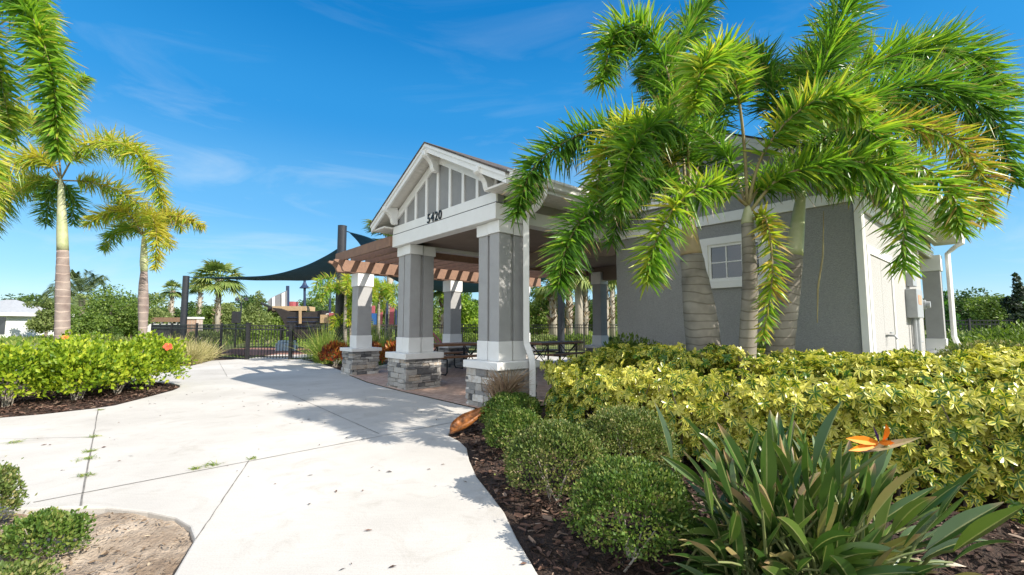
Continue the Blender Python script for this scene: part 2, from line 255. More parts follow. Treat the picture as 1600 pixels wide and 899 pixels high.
# concrete: fine broom texture, faint stains and aggregate
def concrete():
    m, nt, b = new_mat('concrete')
    t = N(nt, 'ShaderNodeTexCoord')
    n1 = N(nt, 'ShaderNodeTexNoise'); n1.inputs['Scale'].default_value = 0.7; n1.inputs['Detail'].default_value = 9; n1.inputs['Roughness'].default_value = 0.6
    n2 = N(nt, 'ShaderNodeTexNoise'); n2.inputs['Scale'].default_value = 120; n2.inputs['Detail'].default_value = 3
    mp = N(nt, 'ShaderNodeMapping'); mp.inputs['Rotation'].default_value = (0, 0, 0.75); mp.inputs['Scale'].default_value = (1.5, 38, 1)
    n3 = N(nt, 'ShaderNodeTexNoise'); n3.inputs['Scale'].default_value = 3; n3.inputs['Detail'].default_value = 3
    r1 = N(nt, 'ShaderNodeValToRGB'); e = r1.color_ramp.elements
    e[0].position = 0.3; e[0].color = (0.47, 0.44, 0.40, 1); e[1].position = 0.72; e[1].color = (0.63, 0.60, 0.555, 1)
    r2 = N(nt, 'ShaderNodeValToRGB'); e = r2.color_ramp.elements; e[0].position = 0.3; e[0].color = (0.86, 0.86, 0.86, 1); e[1].position = 0.6; e[1].color = (1, 1, 1, 1)
    r3 = N(nt, 'ShaderNodeValToRGB'); e = r3.color_ramp.elements; e[0].position = 0.3; e[0].color = (0.93, 0.93, 0.93, 1); e[1].position = 0.7; e[1].color = (1, 1, 1, 1)
    a = N(nt, 'ShaderNodeMixRGB', blend_type='MULTIPLY'); a.inputs[0].default_value = 1; c = N(nt, 'ShaderNodeMixRGB', blend_type='MULTIPLY'); c.inputs[0].default_value = 1
    l = nt.links.new
    l(t.outputs['Object'], n1.inputs['Vector']); l(t.outputs['Object'], n2.inputs['Vector']); l(t.outputs['Object'], mp.inputs[0]); l(mp.outputs[0], n3.inputs['Vector'])
    l(n1.outputs['Fac'], r1.inputs[0]); l(n2.outputs['Fac'], r2.inputs[0]); l(n3.outputs['Fac'], r3.inputs[0])
    l(r1.outputs[0], a.inputs[1]); l(r2.outputs[0], a.inputs[2]); l(a.outputs[0], c.inputs[1]); l(r3.outputs[0], c.inputs[2]); l(c.outputs[0], b.inputs['Base Color'])
    u = N(nt, 'ShaderNodeBump'); u.inputs['Strength'].default_value = 0.25; u.inputs['Distance'].default_value = 0.004
    l(n2.outputs['Fac'], u.inputs['Height']); l(u.outputs[0], b.inputs['Normal']); n4 = N(nt, 'ShaderNodeTexNoise'); n4.inputs['Scale'].default_value = 2.6; n4.inputs['Detail'].default_value = 10; n4.inputs['Roughness'].default_value = 0.7; n4.inputs['Distortion'].default_value = 1.2
    r4 = N(nt, 'ShaderNodeValToRGB'); e = r4.color_ramp.elements; e[0].position = 0.30; e[0].color = (0.86, 0.845, 0.82, 1); e[1].position = 0.46; e[1].color = (1, 1, 1, 1)
    n5 = N(nt, 'ShaderNodeTexVoronoi'); n5.inputs['Scale'].default_value = 5.5; r5 = N(nt, 'ShaderNodeValToRGB'); e = r5.color_ramp.elements; e[0].position = 0.02; e[0].color = (0.72, 0.69, 0.65, 1); e[1].position = 0.075; e[1].color = (1, 1, 1, 1)
    d1 = N(nt, 'ShaderNodeMixRGB', blend_type='MULTIPLY'); d1.inputs[0].default_value = 1; d2 = N(nt, 'ShaderNodeMixRGB', blend_type='MULTIPLY'); d2.inputs[0].default_value = 0.55
    l(t.outputs['Object'], n4.inputs['Vector']); l(n4.outputs['Fac'], r4.inputs[0]); l(t.outputs['Object'], n5.inputs['Vector']); l(n5.outputs['Distance'], r5.inputs[0])
    l(c.outputs[0], d1.inputs[1]); l(r4.outputs[0], d1.inputs[2]); l(d1.outputs[0], d2.inputs[1]); l(r5.outputs[0], d2.inputs[2]); l(d2.outputs[0], b.inputs['Base Color'])
    b.inputs['Roughness'].default_value = 0.85; b.inputs['Specular IOR Level'].default_value = 0.25
    return m
M['concrete'] = concrete()
M['varieg'] = variegated_mat()
def trunk_mat(name, lo, hi, ring, freq=9.0):
    """ringed palm trunk: rings along the height"""
    m, nt, b = new_mat(name)
    t = N(nt, 'ShaderNodeTexCoord'); s = N(nt, 'ShaderNodeSeparateXYZ'); n = N(nt, 'ShaderNodeTexNoise'); n.inputs['Scale'].default_value = 4; n.inputs['Detail'].default_value = 8
    l = nt.links.new; l(t.outputs['Object'], s.inputs[0]); l(t.outputs['Object'], n.inputs['Vector'])
    ma = N(nt, 'ShaderNodeMath', operation='MULTIPLY_ADD'); ma.inputs[1].default_value = 0.30; n2 = N(nt, 'ShaderNodeTexNoise'); n2.inputs['Scale'].default_value = 1.7; n2.inputs['Detail'].default_value = 2; l(t.outputs['Object'], n2.inputs['Vector']); l(n2.outputs['Fac'], ma.inputs[0]); l(s.outputs[2], ma.inputs[2])
    mu = N(nt, 'ShaderNodeMath', operation='MULTIPLY'); mu.inputs[1].default_value = freq; l(ma.outputs[0], mu.inputs[0])
    fr = N(nt, 'ShaderNodeMath', operation='FRACT'); l(mu.outputs[0], fr.inputs[0])
    r = N(nt, 'ShaderNodeValToRGB'); e = r.color_ramp.elements; e[0].position = 0.0; e[0].color = col4(ring); e[1].position = 0.16; e[1].color = (1, 1, 1, 1)
    k = e.new(0.09); k.color = col4(ring)
    l(fr.outputs[0], r.inputs[0])
    r2 = N(nt, 'ShaderNodeValToRGB'); e = r2.color_ramp.elements; e[0].position = 0.32; e[0].color = col4(lo); e[1].position = 0.68; e[1].color = col4(hi)
    l(n.outputs['Fac'], r2.inputs[0])
    x = N(nt, 'ShaderNodeMixRGB', blend_type='MULTIPLY'); x.inputs[0].default_value = 1; l(r.outputs[0], x.inputs[1]); l(r2.outputs[0], x.inputs[2]); l(x.outputs[0], b.inputs['Base Color'])
    u = N(nt, 'ShaderNodeBump'); u.inputs['Strength'].default_value = 0.5; u.inputs['Distance'].default_value = 0.02; l(r.outputs[0], u.inputs['Height']); l(u.outputs[0], b.inputs['Normal'])
    b.inputs['Roughness'].default_value = 0.85
    return m
M['trunk'] = trunk_mat('ringed_trunk', (0.15, 0.13, 0.105), (0.31, 0.275, 0.23), (0.66, 0.64, 0.61), 11.0)
M['trunkpurple'] = trunk_mat('purplish_ringed_trunk', (0.17, 0.125, 0.11), (0.33, 0.27, 0.235), (1.5, 1.5, 1.45), 6.0)
M['shaftgreen'] = mat('green_crownshaft', (0.30, 0.34, 0.16), 0.5, (0.48, 0.46, 0.30), 4)
M['shafttan'] = mat('tan_crownshaft', (0.42, 0.30, 0.18), 0.55, (0.30, 0.26, 0.12), 5)

# ------------------------------------------------------------------ mesh building
def unit(v):
    v = np.asarray(v, float); return v/np.maximum(np.linalg.norm(v, axis=-1, keepdims=True), 1e-9)
class MB:
    def __init__(s): s.V = []; s.Fs = []; s.rn = []; s.lf = []; s.n = 0
    def add(s, V, Fc, rnd=0.5, lf=None):
        V = np.asarray(V, float).reshape(-1, 3); k = len(V)
        if not isinstance(Fc, (list, tuple)): Fc = [Fc]
        for f in Fc:
            f = np.asarray(f, int)
            if f.ndim == 1: f = f[None]
            s.Fs.append(f + s.n)
        s.V.append(V); s.rn.append(np.broadcast_to(np.asarray(rnd, float), (k,)))
        s.lf.append(np.zeros((k, 3)) if lf is None else lf); s.n += k
    def box(s, x0, x1, y0, y1, z0, z1, rnd=0.5, jit=0.0):
        V = np.array([[x, y, z] for z in (z0, z1) for y in (y0, y1) for x in (x0, x1)], float)
        if jit: V += rng.normal(0, jit, V.shape)
        s.add(V, np.array([[0, 2, 3, 1], [4, 5, 7, 6], [0, 1, 5, 4], [2, 6, 7, 3], [0, 4, 6, 2], [1, 3, 7, 5]]), rnd)
    def bar(s, a, b, wd, ht, up=(0, 0, 1), rnd=0.5):
        a = np.asarray(a, float); b = np.asarray(b, float); d = unit(b-a); sd = np.cross(d, up)
        if np.linalg.norm(sd) < 1e-6: sd = np.cross(d, (0, 1, 0))
        sd = unit(sd); u = np.cross(sd, d); V = []
        for e in (a, b):
            for i, j in ((-1, -1), (1, -1), (1, 1), (-1, 1)): V.append(e + sd*i*wd/2 + u*j*ht/2)
        s.add(V, np.array([[0, 1, 2, 3], [7, 6, 5, 4], [0, 4, 5, 1], [1, 5, 6, 2], [2, 6, 7, 3], [3, 7, 4, 0]]), rnd)
    def tube(s, pts, rad, n=10, cap=True, rnd=0.5):
        P = np.asarray(pts, float); K = len(P); rad = np.broadcast_to(np.asarray(rad, float), (K,))
        T = unit(np.gradient(P, axis=0)); ref = np.array([0.13, 0.37, 0.92]) if abs(T[0][2]) < 0.9 else np.array([1.0, 0.1, 0])
        V = []
        for i in range(K):
            a = unit(np.cross(T[i], ref)); b = np.cross(T[i], a); th = np.linspace(0, 2*math.pi, n, endpoint=False)
            V.append(P[i] + rad[i]*(np.cos(th)[:, None]*a + np.sin(th)[:, None]*b))
        Fq = [[i*n+j, i*n+(j+1) % n, (i+1)*n+(j+1) % n, (i+1)*n+j] for i in range(K-1) for j in range(n)]
        fs = [np.array(Fq)]
        if cap: fs += [np.arange(n)[::-1], np.arange(n)+(K-1)*n]
        s.add(np.concatenate(V), fs, rnd)
    def prism(s, poly, d, rnd=0.5):
        """poly: closed 3-D outline, d: extrusion vector"""
        P = np.asarray(poly, float); k = len(P); V = np.concatenate([P, P+np.asarray(d, float)])
        s.add(V, [np.arange(k)[::-1], np.arange(k)+k, np.array([[i, (i+1) % k, (i+1) % k+k, i+k] for i in range(k)])], rnd)
    def sheet(s, poly, rnd=0.5): s.add(poly, np.arange(len(poly)), rnd)
    def build(s, name, m, parent=None, bevel=0.0, smooth=False, loc=None, origin=None):
        V = np.concatenate(s.V)
        if origin is not None: V = V - np.asarray(origin, float)
        me = bpy.data.meshes.new(name)
        lens = np.concatenate([np.full(len(f), f.shape[1]) for f in s.Fs]); idx = np.concatenate([f.ravel() for f in s.Fs])
        me.vertices.add(len(V)); me.vertices.foreach_set('co', V.ravel().astype(np.float32))
        me.loops.add(len(idx)); me.loops.foreach_set('vertex_index', idx.astype(np.int32))
        me.polygons.add(len(lens)); me.polygons.foreach_set('loop_start', np.concatenate([[0], np.cumsum(lens)[:-1]]).astype(np.int32))
        me.update(calc_edges=True)
        a = me.attributes.new('rnd', 'FLOAT', 'POINT'); a.data.foreach_set('value', np.concatenate(s.rn).astype(np.float32))
        a = me.attributes.new('lf', 'FLOAT_VECTOR', 'POINT'); a.data.foreach_set('vector', np.concatenate(s.lf).ravel().astype(np.float32))
        me.validate(); me.materials.append(m)
        me.polygons.foreach_set('use_smooth', np.full(len(lens), bool(smooth)))
        o = bpy.data.objects.new(name, me); COL.objects.link(o)
        if parent is not None: o.parent = parent
        if origin is not None: o.location = origin
        if loc is not None: o.location = loc
        if bevel > 0:
            b = o.modifiers.new('bevel', 'BEVEL'); b.width = bevel; b.segments = 2; b.limit_method = 'ANGLE'; b.angle_limit = R(40)
        return o

def tag(o, label, cat, group=None):
    o['label'] = label; o['category'] = cat
    if group: o['group'] = group
    return o
def thing(name, label, cat, loc=(0, 0, 0), rz=0.0, group=None):
    o = bpy.data.objects.new(name, None); COL.objects.link(o); o.empty_display_size = 0.2
    o.location = [float(c) for c in loc]; o.rotation_euler = (0, 0, rz)
    return tag(o, label, cat, group)
def struct(o, kind='structure'):
    o['kind'] = kind; return o
def dup(root, loc, rz, label, sc=1.0, group=None):
    r = root.copy(); COL.objects.link(r); r.location = [float(c) for c in loc]; r.rotation_euler = (0, 0, rz); r['label'] = label
    if group: r['group'] = group
    r.scale = (sc, sc, sc) if not isinstance(sc, tuple) else sc
    for ch in list(root.children):
        c = ch.copy(); COL.objects.link(c); c.parent = r
        for g in list(ch.children):
            d = g.copy(); COL.objects.link(d); d.parent = c
    return r

def blades(mb, base, dirv, length, width, droop=0.0, nrm=None, prof=(0.5, 1.0, 0.85, 0.08), fold=0.15, rnd=0.5, twist=0.0):
    """many leaf strips at once: three vertices per station, folded along the midrib"""
    base = np.asarray(base, float).reshape(-1, 3); n = len(base); K = len(prof)
    d = unit(np.broadcast_to(np.asarray(dirv, float), (n, 3))); ln = np.broadcast_to(np.asarray(length, float), (n,)); wd = np.broadcast_to(np.asarray(width, float), (n,))
    dr = np.broadcast_to(np.asarray(droop, float), (n,)); rnd = np.broadcast_to(np.asarray(rnd, float), (n,))
    if nrm is None: nrm = np.tile([0, 0, 1.0], (n, 1)) + rng.normal(0, 0.25, (n, 3))
    sd = np.cross(d, nrm); bad = np.linalg.norm(sd, axis=1) < 1e-3; sd[bad] = np.cross(d[bad], [0.7, 0.7, 0.1]); sd = unit(sd)
    V = np.zeros((n, K, 3, 3)); LF = np.zeros((n, K, 3, 3))
    for k in range(K):
        t = k/(K-1); c = base + d*(ln*t)[:, None]; c[:, 2] -= dr*ln*t*t
        tan = d.copy(); tan[:, 2] -= 2*dr*t; up = unit(np.cross(sd, tan)); hw = (wd*prof[k]/2)[:, None]
        V[:, k, 0] = c - sd*hw + up*hw*fold*2; V[:, k, 1] = c; V[:, k, 2] = c + sd*hw + up*hw*fold*2
        LF[:, k, 0, 0] = -1; LF[:, k, 2, 0] = 1; LF[:, k, :, 1] = t
    f = []
    for k in range(K-1):
        o = k*3; f += [[o, o+1, o+4, o+3], [o+1, o+2, o+5, o+4]]
    f = np.array(f); Fc = (f[None] + (np.arange(n)*K*3)[:, None, None]).reshape(-1, 4)
    mb.add(V.reshape(-1, 3), Fc, np.repeat(rnd, K*3), LF.reshape(-1, 3))
def diamonds(mb, pos, dirv, nrm, ln, wd, rnd):
    """many small simple leaves: one folded pair of triangles each"""
    pos = np.asarray(pos, float); n = len(pos); d = unit(dirv); sd = unit(np.cross(d, nrm)); up = np.cross(sd, d)
    ln = np.broadcast_to(np.asarray(ln, float), (n,))[:, None]; wd = np.broadcast_to(np.asarray(wd, float), (n,))[:, None]
    V = np.stack([pos, pos + d*ln*0.5 + sd*wd/2 + up*wd*0.12, pos + d*ln, pos + d*ln*0.5 - sd*wd/2 + up*wd*0.12], 1)
    f = np.array([[0, 1, 2], [0, 2, 3]]); Fc = (f[None] + (np.arange(n)*4)[:, None, None]).reshape(-1, 3)
    mb.add(V.reshape(-1, 3), Fc, np.repeat(np.broadcast_to(rnd, (n,)), 4))
def spline(pts, n):
    P = np.asarray(pts, float); P = np.concatenate([[2*P[0]-P[1]], P, [2*P[-1]-P[-2]]]); K = len(P)-3
    u = np.linspace(0, K, n); i = np.minimum(u.astype(int), K-1); t = (u-i)[:, None]
    a, b, c, d = P[i], P[i+1], P[i+2], P[i+3]
    return 0.5*((2*b) + (c-a)*t + (2*a-5*b+4*c-d)*t*t + (3*b-a-3*c+d)*t**3)
def rdir(n):
    return unit(rng.normal(0, 1, (n, 3)))
def vnoise(P, s, seed=0):
    """cheap smooth noise from a few sines, for lumpy outlines"""
    P = np.asarray(P)*s; r = np.random.default_rng(seed); o = np.zeros(len(P))
    for k in range(6):
        v = r.normal(0, 1, 3)*(1+0.5*k); o += np.sin(P@v + r.uniform(0, 6.3))/(1+0.4*k)
    return o/3.2

# ================================================================== ground
mb = MB(); mb.sheet([(-900, -60, 0), (900, -60, 0), (900, 1600, 0), (-900, 1600, 0)])
struct(mb.build('ground', M['lawn'], loc=(0, 0, -0.11)))
bx = lambda p, q: B(p, q)[:2]
PAVE = [(0.75, -1.5), (0.62, 0.2), (0.38, 1.4), (0.13, 2.38), (0.03, 2.75), (-0.05, 3.12), (-0.16, 3.45), (-0.29, 3.82), (-0.40, 4.3), (-0.46, 4.69), (-0.56, 4.95), (-0.73, 5.23),
        (-0.70, 5.7), (-0.62, 6.3), tuple(bx(-0.42, -0.10)), tuple(bx(-2.8, -0.12)), tuple(bx(-4.4, -0.06)), tuple(bx(-5.9, 0.16)), tuple(bx(-7.0, 0.35)),
        (-4.65, 12.4), (-5.5, 13.7), (-6.4, 15.0), (-7.6, 16.3), (-7.85, 17.2), (-7.7, 19.2), (-10.0, 19.2), (-9.9, 17.2), (-10.15, 16.35), (-10.57, 15.9), (-10.2, 14.9), (-9.85, 13.9),
        (-10.6, 13.3), (-13, 13.6), (-22, 15.5), (-22, 12.6), (-13.5, 11.8), (-10, 11.0), (-8.3, 10.3), (-7.4, 9.85), (-6.95, 9.5), (-6.72, 9.2), (-6.6, 8.95), (-6.5, 8.7), (-6.42, 8.3), (-6.32, 7.8),
        (-6.2, 7.1), (-6.28, 6.85), (-6.6, 6.42), (-6.95, 6.16), (-7.6, 5.6), (-9, 4.5), (-14, 1.2), (-14, -1.0), (-7, 2.2), (-4.6, 2.95), (-3.9, 3.1), (-3.2, 3.2), (-2.8, 3.2), (-2.45, 3.13), (-2.2, 3.04), (-2.02, 2.92),
        (-1.86, 2.74), (-1.78, 2.55), (-1.70, 2.36), (-1.48, 1.7), (-1.2, 0.6), (-1.0, -1.5)]
# the long joint edges are straight; the bed edges get a few more points so their curves read as curves
mb = MB(); mb.prism([(x, y, -0.12) for x, y in PAVE], (0, 0, 0.12)); pv = struct(mb.build('pavement', M['concrete'], bevel=0.012))
def joint(a, b, wdt=0.012):
    mb = MB(); n = 24; a = np.array(a); b = np.array(b); d = (b-a)/np.linalg.norm(b-a); s = np.array([-d[1], d[0]])
    t = np.linspace(0, 1, n); c = a + (b-a)*t[:, None]; o = rng.normal(0, 0.0016, n)[:, None]*s; wv = wdt*rng.uniform(0.6, 1.2, n)[:, None]
    P1 = c+o+s*wv/2; P2 = c+o-s*wv/2; V = np.zeros((2*n, 3)); V[:n, :2] = P1; V[n:, :2] = P2; V[:, 2] = 0.003
    mb.add(V, np.array([[i, i+n, i+n+1, i+1] for i in range(n-1)])); struct(mb.build('pavement_joint', M['joint']))
for a, b, wdt in [((-0.56, 6.09), (-3.38, 3.28), .014), ((-3.9, 8.1), (-1.535, 5.287), .011), ((-6.16, 6.80), (-2.99, 3.22), .012), ((-2.43, 4.26), (-1.85, 2.74), .008), ((-9.9, 15.3), (-6.9, 11.0), .010), ((-8.5, 4.75), (-4.72, 5.13), .006)]:
    joint(a, b, wdt)
# clay paving under the roof and the pergola
mb = MB(); mb.sheet([B(p, q, 0.0) for p, q in [(-0.45, -0.08), (-2.8, -0.10), (-4.4, -0.04), (-5.9, 0.18), (-7.0, 0.37), (-7.0, 6.9), (0.35, 6.9), (0.35, 1.0), (0.1, 1.0), (0.1, -.06)]])
struct(mb.build('brick_paving', M['paver'], loc=(0, 0, 0.004)))
mb = MB(); mb.sheet([B(p, q, 0.0) for p, q in [(-11.5, 6.9), (2, 6.9), (2, 8.6), (-8, 9.2), (-11.5, 9.0)]]); struct(mb.build('rear_path', M['concrete'], loc=(0, 0, -0.02)))
mb = MB(); mb.sheet([B(p, q, 0.0) for p, q in [(-7.0, 0.6), (-7.0, 6.9), (-11.5, 6.9), (-9.8, 3.5)]]); struct(mb.build('side_path', M['concrete'], loc=(0, 0, -0.03)))
# playground surface
mb = MB(); th = np.linspace(0, 2*math.pi, 40, endpoint=False)
mb.sheet([(-9.5+6.2*math.cos(t)*(1+0.06*math.sin(3*t)), 24.2+4.6*math.sin(t), 0) for t in th]); struct(mb.build('playground_surface', M['rubber'], loc=(0, 0, -0.085)))

def poly_dist(P, poly):
    poly = np.asarray(poly); d = np.full(len(P), 1e9)
    for i in range(len(poly)):
        a = poly[i]; b = poly[(i+1) % len(poly)]; ab = b-a; t = np.clip(((P-a)@ab)/(ab@ab), 0, 1); d = np.minimum(d, np.linalg.norm(P-(a+t[:, None]*ab), axis=1))
    return d
def bed(name, poly, m, z, amp, res=0.09, inset=True):
    """lumpy soil inside an outline"""
    poly = np.array(poly); x0, y0 = poly.min(0)-.05; x1, y1 = poly.max(0)+.05
    X, Y = np.meshgrid(np.arange(x0, x1, res), np.arange(y0, y1, res)); P = np.stack([X.ravel(), Y.ravel()], 1)
    ins = inside(P, poly); Zv = z + amp*(0.5+0.5*vnoise(np.c_[P, P[:, :1]*0], 3.1, 5)) + rng.normal(0, amp*0.18, len(P))
    edge = poly_dist(P, poly) < .14; Zv = np.where(ins & ~edge, Zv, np.minimum(Zv, -.022+rng.normal(0, .004, len(P)))); ins = ins | edge; nx = X.shape[1]; ny = X.shape[0]; I = np.arange(nx*ny).reshape(ny, nx)
    q = np.stack([I[:-1, :-1], I[:-1, 1:], I[1:, 1:], I[1:, :-1]], -1).reshape(-1, 4); q = q[ins[q].all(1)]
    mb = MB(); mb.add(np.c_[P, Zv], q); return struct(mb.build(name, m, smooth=True))
def inside(P, poly):
    x, y = P[:, 0], P[:, 1]; r = np.zeros(len(P), bool); n = len(poly)
    for i in range(n):
        (xa, ya), (xb, yb) = poly[i], poly[(i+1) % n]
        c = ((ya > y) != (yb > y)) & (x < (xb-xa)*(y-ya)/(yb-ya+1e-12)+xa); r ^= c
    return r
RB = [(0.9, -0.5), (0.66, 0.2), (0.42, 1.4), (0.16, 2.38), (0.07, 2.75), (-0.01, 3.12), (-0.12, 3.45), (-0.25, 3.82), (-0.36, 4.3), (-0.42, 4.69), (-0.52, 4.95), (-0.69, 5.23), (-0.66, 5.7), (-0.58, 6.3),
      tuple(bx(-0.0, -0.03)), tuple(bx(0.2, 1.0)), tuple(bx(0.3, 2.9)), tuple(bx(3.8, 2.9)), tuple(bx(6.5, 4)), (9.5, 7.0), (7, 2), (5, -0.5)]
bed('mulch_bed', RB, M['mulch'], -0.055, 0.06)
LB = [(-22, 12.6), (-13.5, 11.8), (-10, 11.0), (-8.3, 10.3), (-7.4, 9.8), (-6.97, 9.45), (-6.75, 9.15), (-6.63, 8.9), (-6.53, 8.6), (-6.45, 8.2), (-6.35, 7.8), (-6.25, 7.2), (-6.32, 6.9), (-6.62, 6.47), (-6.97, 6.21), (-7.6, 5.66), (-9, 4.56), (-14, 1.3), (-22, 4)]
bed('mulch_bed_by_hibiscus', LB, M['mulch'], -0.055, 0.06)
SB = [(-14, -1.0), (-7, 2.15), (-4.6, 2.9), (-3.9, 3.05), (-3.2, 3.15), (-2.8, 3.15), (-2.45, 3.08), (-2.2, 2.99), (-2.05, 2.88), (-1.9, 2.71), (-1.82, 2.55), (-1.74, 2.36), (-1.52, 1.7), (-1.25, 0.6), (-1.0, -1.5), (-8, -2)]
bed('sandy_soil', SB, M['sand'], -0.07, 0.05, 0.04)
MBd = [(-9.9, 13.95), (-10.25, 14.9), (-10.6, 15.9), (-10.2, 16.4), (-9.9, 17.3), (-12.5, 19), (-22, 21), (-22, 15.6), (-13, 13.7), (-10.6, 13.4)]
bed('grass_bed_soil', MBd, M['mulch'], -0.06, 0.05, 0.2)
CB = [(-4.6, 12.4), (-5.45, 13.7), (-6.35, 15.0), (-7.5, 16.3), (-6.4, 18), (-4.0, 17), tuple(bx(-7.1, 1.2)), tuple(bx(-7.05, 0.45))]
bed('croton_bed_soil', CB, M['mulch'], -0.06, 0.05, 0.15)
def chips(name, poly, n, m, z, ln=(0.015, 0.06), lowrnd=0.0, box=None):
    poly = np.array(poly); lo, hi = poly.min(0), poly.max(0)
    if box: lo = np.maximum(lo, box[0]); hi = np.minimum(hi, box[1])
    P = rng.uniform(lo, hi, (n*3, 2)); P = P[inside(P, poly)][:n]; k = len(P)
    th = rng.uniform(0, 6.28, k); d = np.c_[np.cos(th), np.sin(th), rng.normal(0, 0.18, k)]
    mb = MB(); L_ = rng.uniform(*ln, k)
    Zv = z + 0.06*(0.5+0.5*vnoise(np.c_[P, P[:, :1]*0], 3.1, 5)) + rng.uniform(0.0, 0.02, k)
    blades(mb, np.c_[P, Zv], d, L_, L_*rng.uniform(0.22, 0.5, k), rng.normal(0, .1, k), np.c_[rng.normal(0, 0.45, (k, 2)), np.ones(k)], (0.8, 1.0, 0.6), 0.3, rng.uniform(lowrnd, 1, k)**1.3)
    return struct(mb.build(name, m), 'stuff')
chips('mulch_chips', RB, 17000, M['chip'], -0.05, (0.02, 0.07), box=((-1, 0), (3.5, 6.5)))
chips('mulch_chips_by_hibiscus', LB, 9000, M['chip'], -0.05, (0.02, 0.08), 0.1, box=((-9.5, 4.5), (-6, 10)))
chips('dry_litter', SB, 2600, M['litter'], -0.07, (0.006, 0.034), box=((-4.2, 1.2), (-1, 3.3)))
# lawn blades beyond the fence
n = 9000; P = np.c_[rng.uniform(-16, -3, n), rng.uniform(17.5, 40, n)]
P = P[~(((P[:, 0]+9.5)/6.6)**2 + ((P[:, 1]-24.2)/5)**2 < 1)]; P = P[~((P[:, 0] > -10.1) & (P[:, 0] < -7.6) & (P[:, 1] < 19.4))]; n = len(P)
mb = MB(); blades(mb, np.c_[P, np.full(n, -0.11)], np.c_[rng.normal(0, .4, (n, 2)), np.ones(n)], rng.uniform(.06, .22, n), rng.uniform(.03, .07, n), .3, rdir(n), (1, .7, .1), .1, rng.uniform(0, 1, n)); struct(mb.build('lawn_grass', M['lawnblade']), 'stuff')
n = 14000; P = np.c_[rng.uniform(-60, 30, n), rng.uniform(30, 80, n)]
mb = MB(); blades(mb, np.c_[P, np.full(n, -0.11)], np.c_[rng.normal(0, .4, (n, 2)), np.ones(n)], rng.uniform(.2, .7, n), rng.uniform(.08, .2, n), .3, rdir(n), (1, .7, .1), .1, rng.uniform(0.2, 1, n)); struct(mb.build('rough_grass', M['lawnblade']), 'stuff')

# ================================================================== the park pavilion (building frame: X right along the gable, Y into the depth)
pav = thing('park_pavilion', 'grey and white open pavilion with a gabled porch, white trim and house number 5420', 'pavilion', ORG, BROT)
def part(mb, name, m, parent=None, bevel=0.0, **k): return mb.build(name, m, parent or pav, bevel, **k)
def stone_base(x0, x1, y0, y1, z0, z1, mbs=None):
    mb = mbs or MB(); t = 0.055
    mb.box(x0+t, x1-t, y0+t, y1-t, z0, z1, 0.05)
    for side in range(4):
        ln = (x1-x0) if side % 2 == 0 else (y1-y0); z = z0
        while z < z1-0.02:
            h = min(rng.choice([0.045, 0.06, 0.075, 0.095, 0.11]), z1-z)
            if z1-z-h < 0.035: h = z1-z
            u = 0.0; first = True
            while u < ln-0.01:
                l = min(rng.uniform(0.10, 0.34), ln-u)
                if ln-u-l < 0.07: l = ln-u
                pr = rng.uniform(0, 0.028) - 0.008; g = 0.004
                a, b = u+g*(u > 0), u+l-g*(u+l < ln-1e-6)
                if u == 0: a -= pr
                if u+l >= ln-1e-6: b += pr
                r = np.clip(rng.normal(0.55, 0.33), 0, 1)
                if side == 0: mb.box(x0+a, x0+b, y0-pr, y0+t, z+g, z+h-g*0.3, r, 0.004)
                elif side == 2: mb.box(x0+a, x0+b, y1-t, y1+pr, z+g, z+h-g*0.3, r, 0.004)
                elif side == 1: mb.box(x1-t, x1+pr, y0+a, y0+b, z+g, z+h-g*0.3, r, 0.004)
                else: mb.box(x0-pr, x0+t, y0+a, y0+b, z+g, z+h-g*0.3, r, 0.004)
                u += l
            z += h
    return mb
def cross_column(cx, cy):
    """front column: four square shafts bundled round a core, on a capped stone base"""
    mb = MB(); mb.box(cx-.215, cx+.215, cy-.215, cy+.215, 1.0, 2.66); col = part(mb, 'column', M['shaft'])
    def four(x, z0, z1, s=.118, c=.162):
        mb = MB()
        for sx_ in (-1, 1):
            for sy_ in (-1, 1):
                back = 0.03 if sx_ < 0 and sy_ < 0 or sx_ > 0 and sy_ > 0 else 0.0
                X = cx+sx_*(c-(back if sy_ > 0 else 0)); Y = cy+sy_*(c-(back if sx_ < 0 else 0))
                mb.box(X-s-x, X+s+x, Y-s-x, Y+s+x, z0, z1)
        return mb
    four(0, 1.001, 2.67).build('shaft', M['shaft'], col, .006)
    mb = four(.014, .702, 1.0); mb.box(cx-.225, cx+.225, cy-.225, cy+.225, .701, .999); mb.build('plinth', M['white'], col, .006)
    mb = four(.026, 2.67, 2.86); mb.box(cx-.225, cx+.225, cy-.225, cy+.225, 2.671, 2.861); mb.build('capital', M['white'], col, .006)
    mb = MB(); mb.box(cx-.435, cx+.435, cy-.435, cy+.435, .582, .70); mb.build('cap_stone', M['white'], col, 0.012)
    stone_base(cx-.385, cx+.385, cy-.385, cy+.385, -0.02, .58).build('stone_base', M['stone'], col, 0.006)
    return col
cross_column(-.385, .385); cross_column(-3.165, .385)
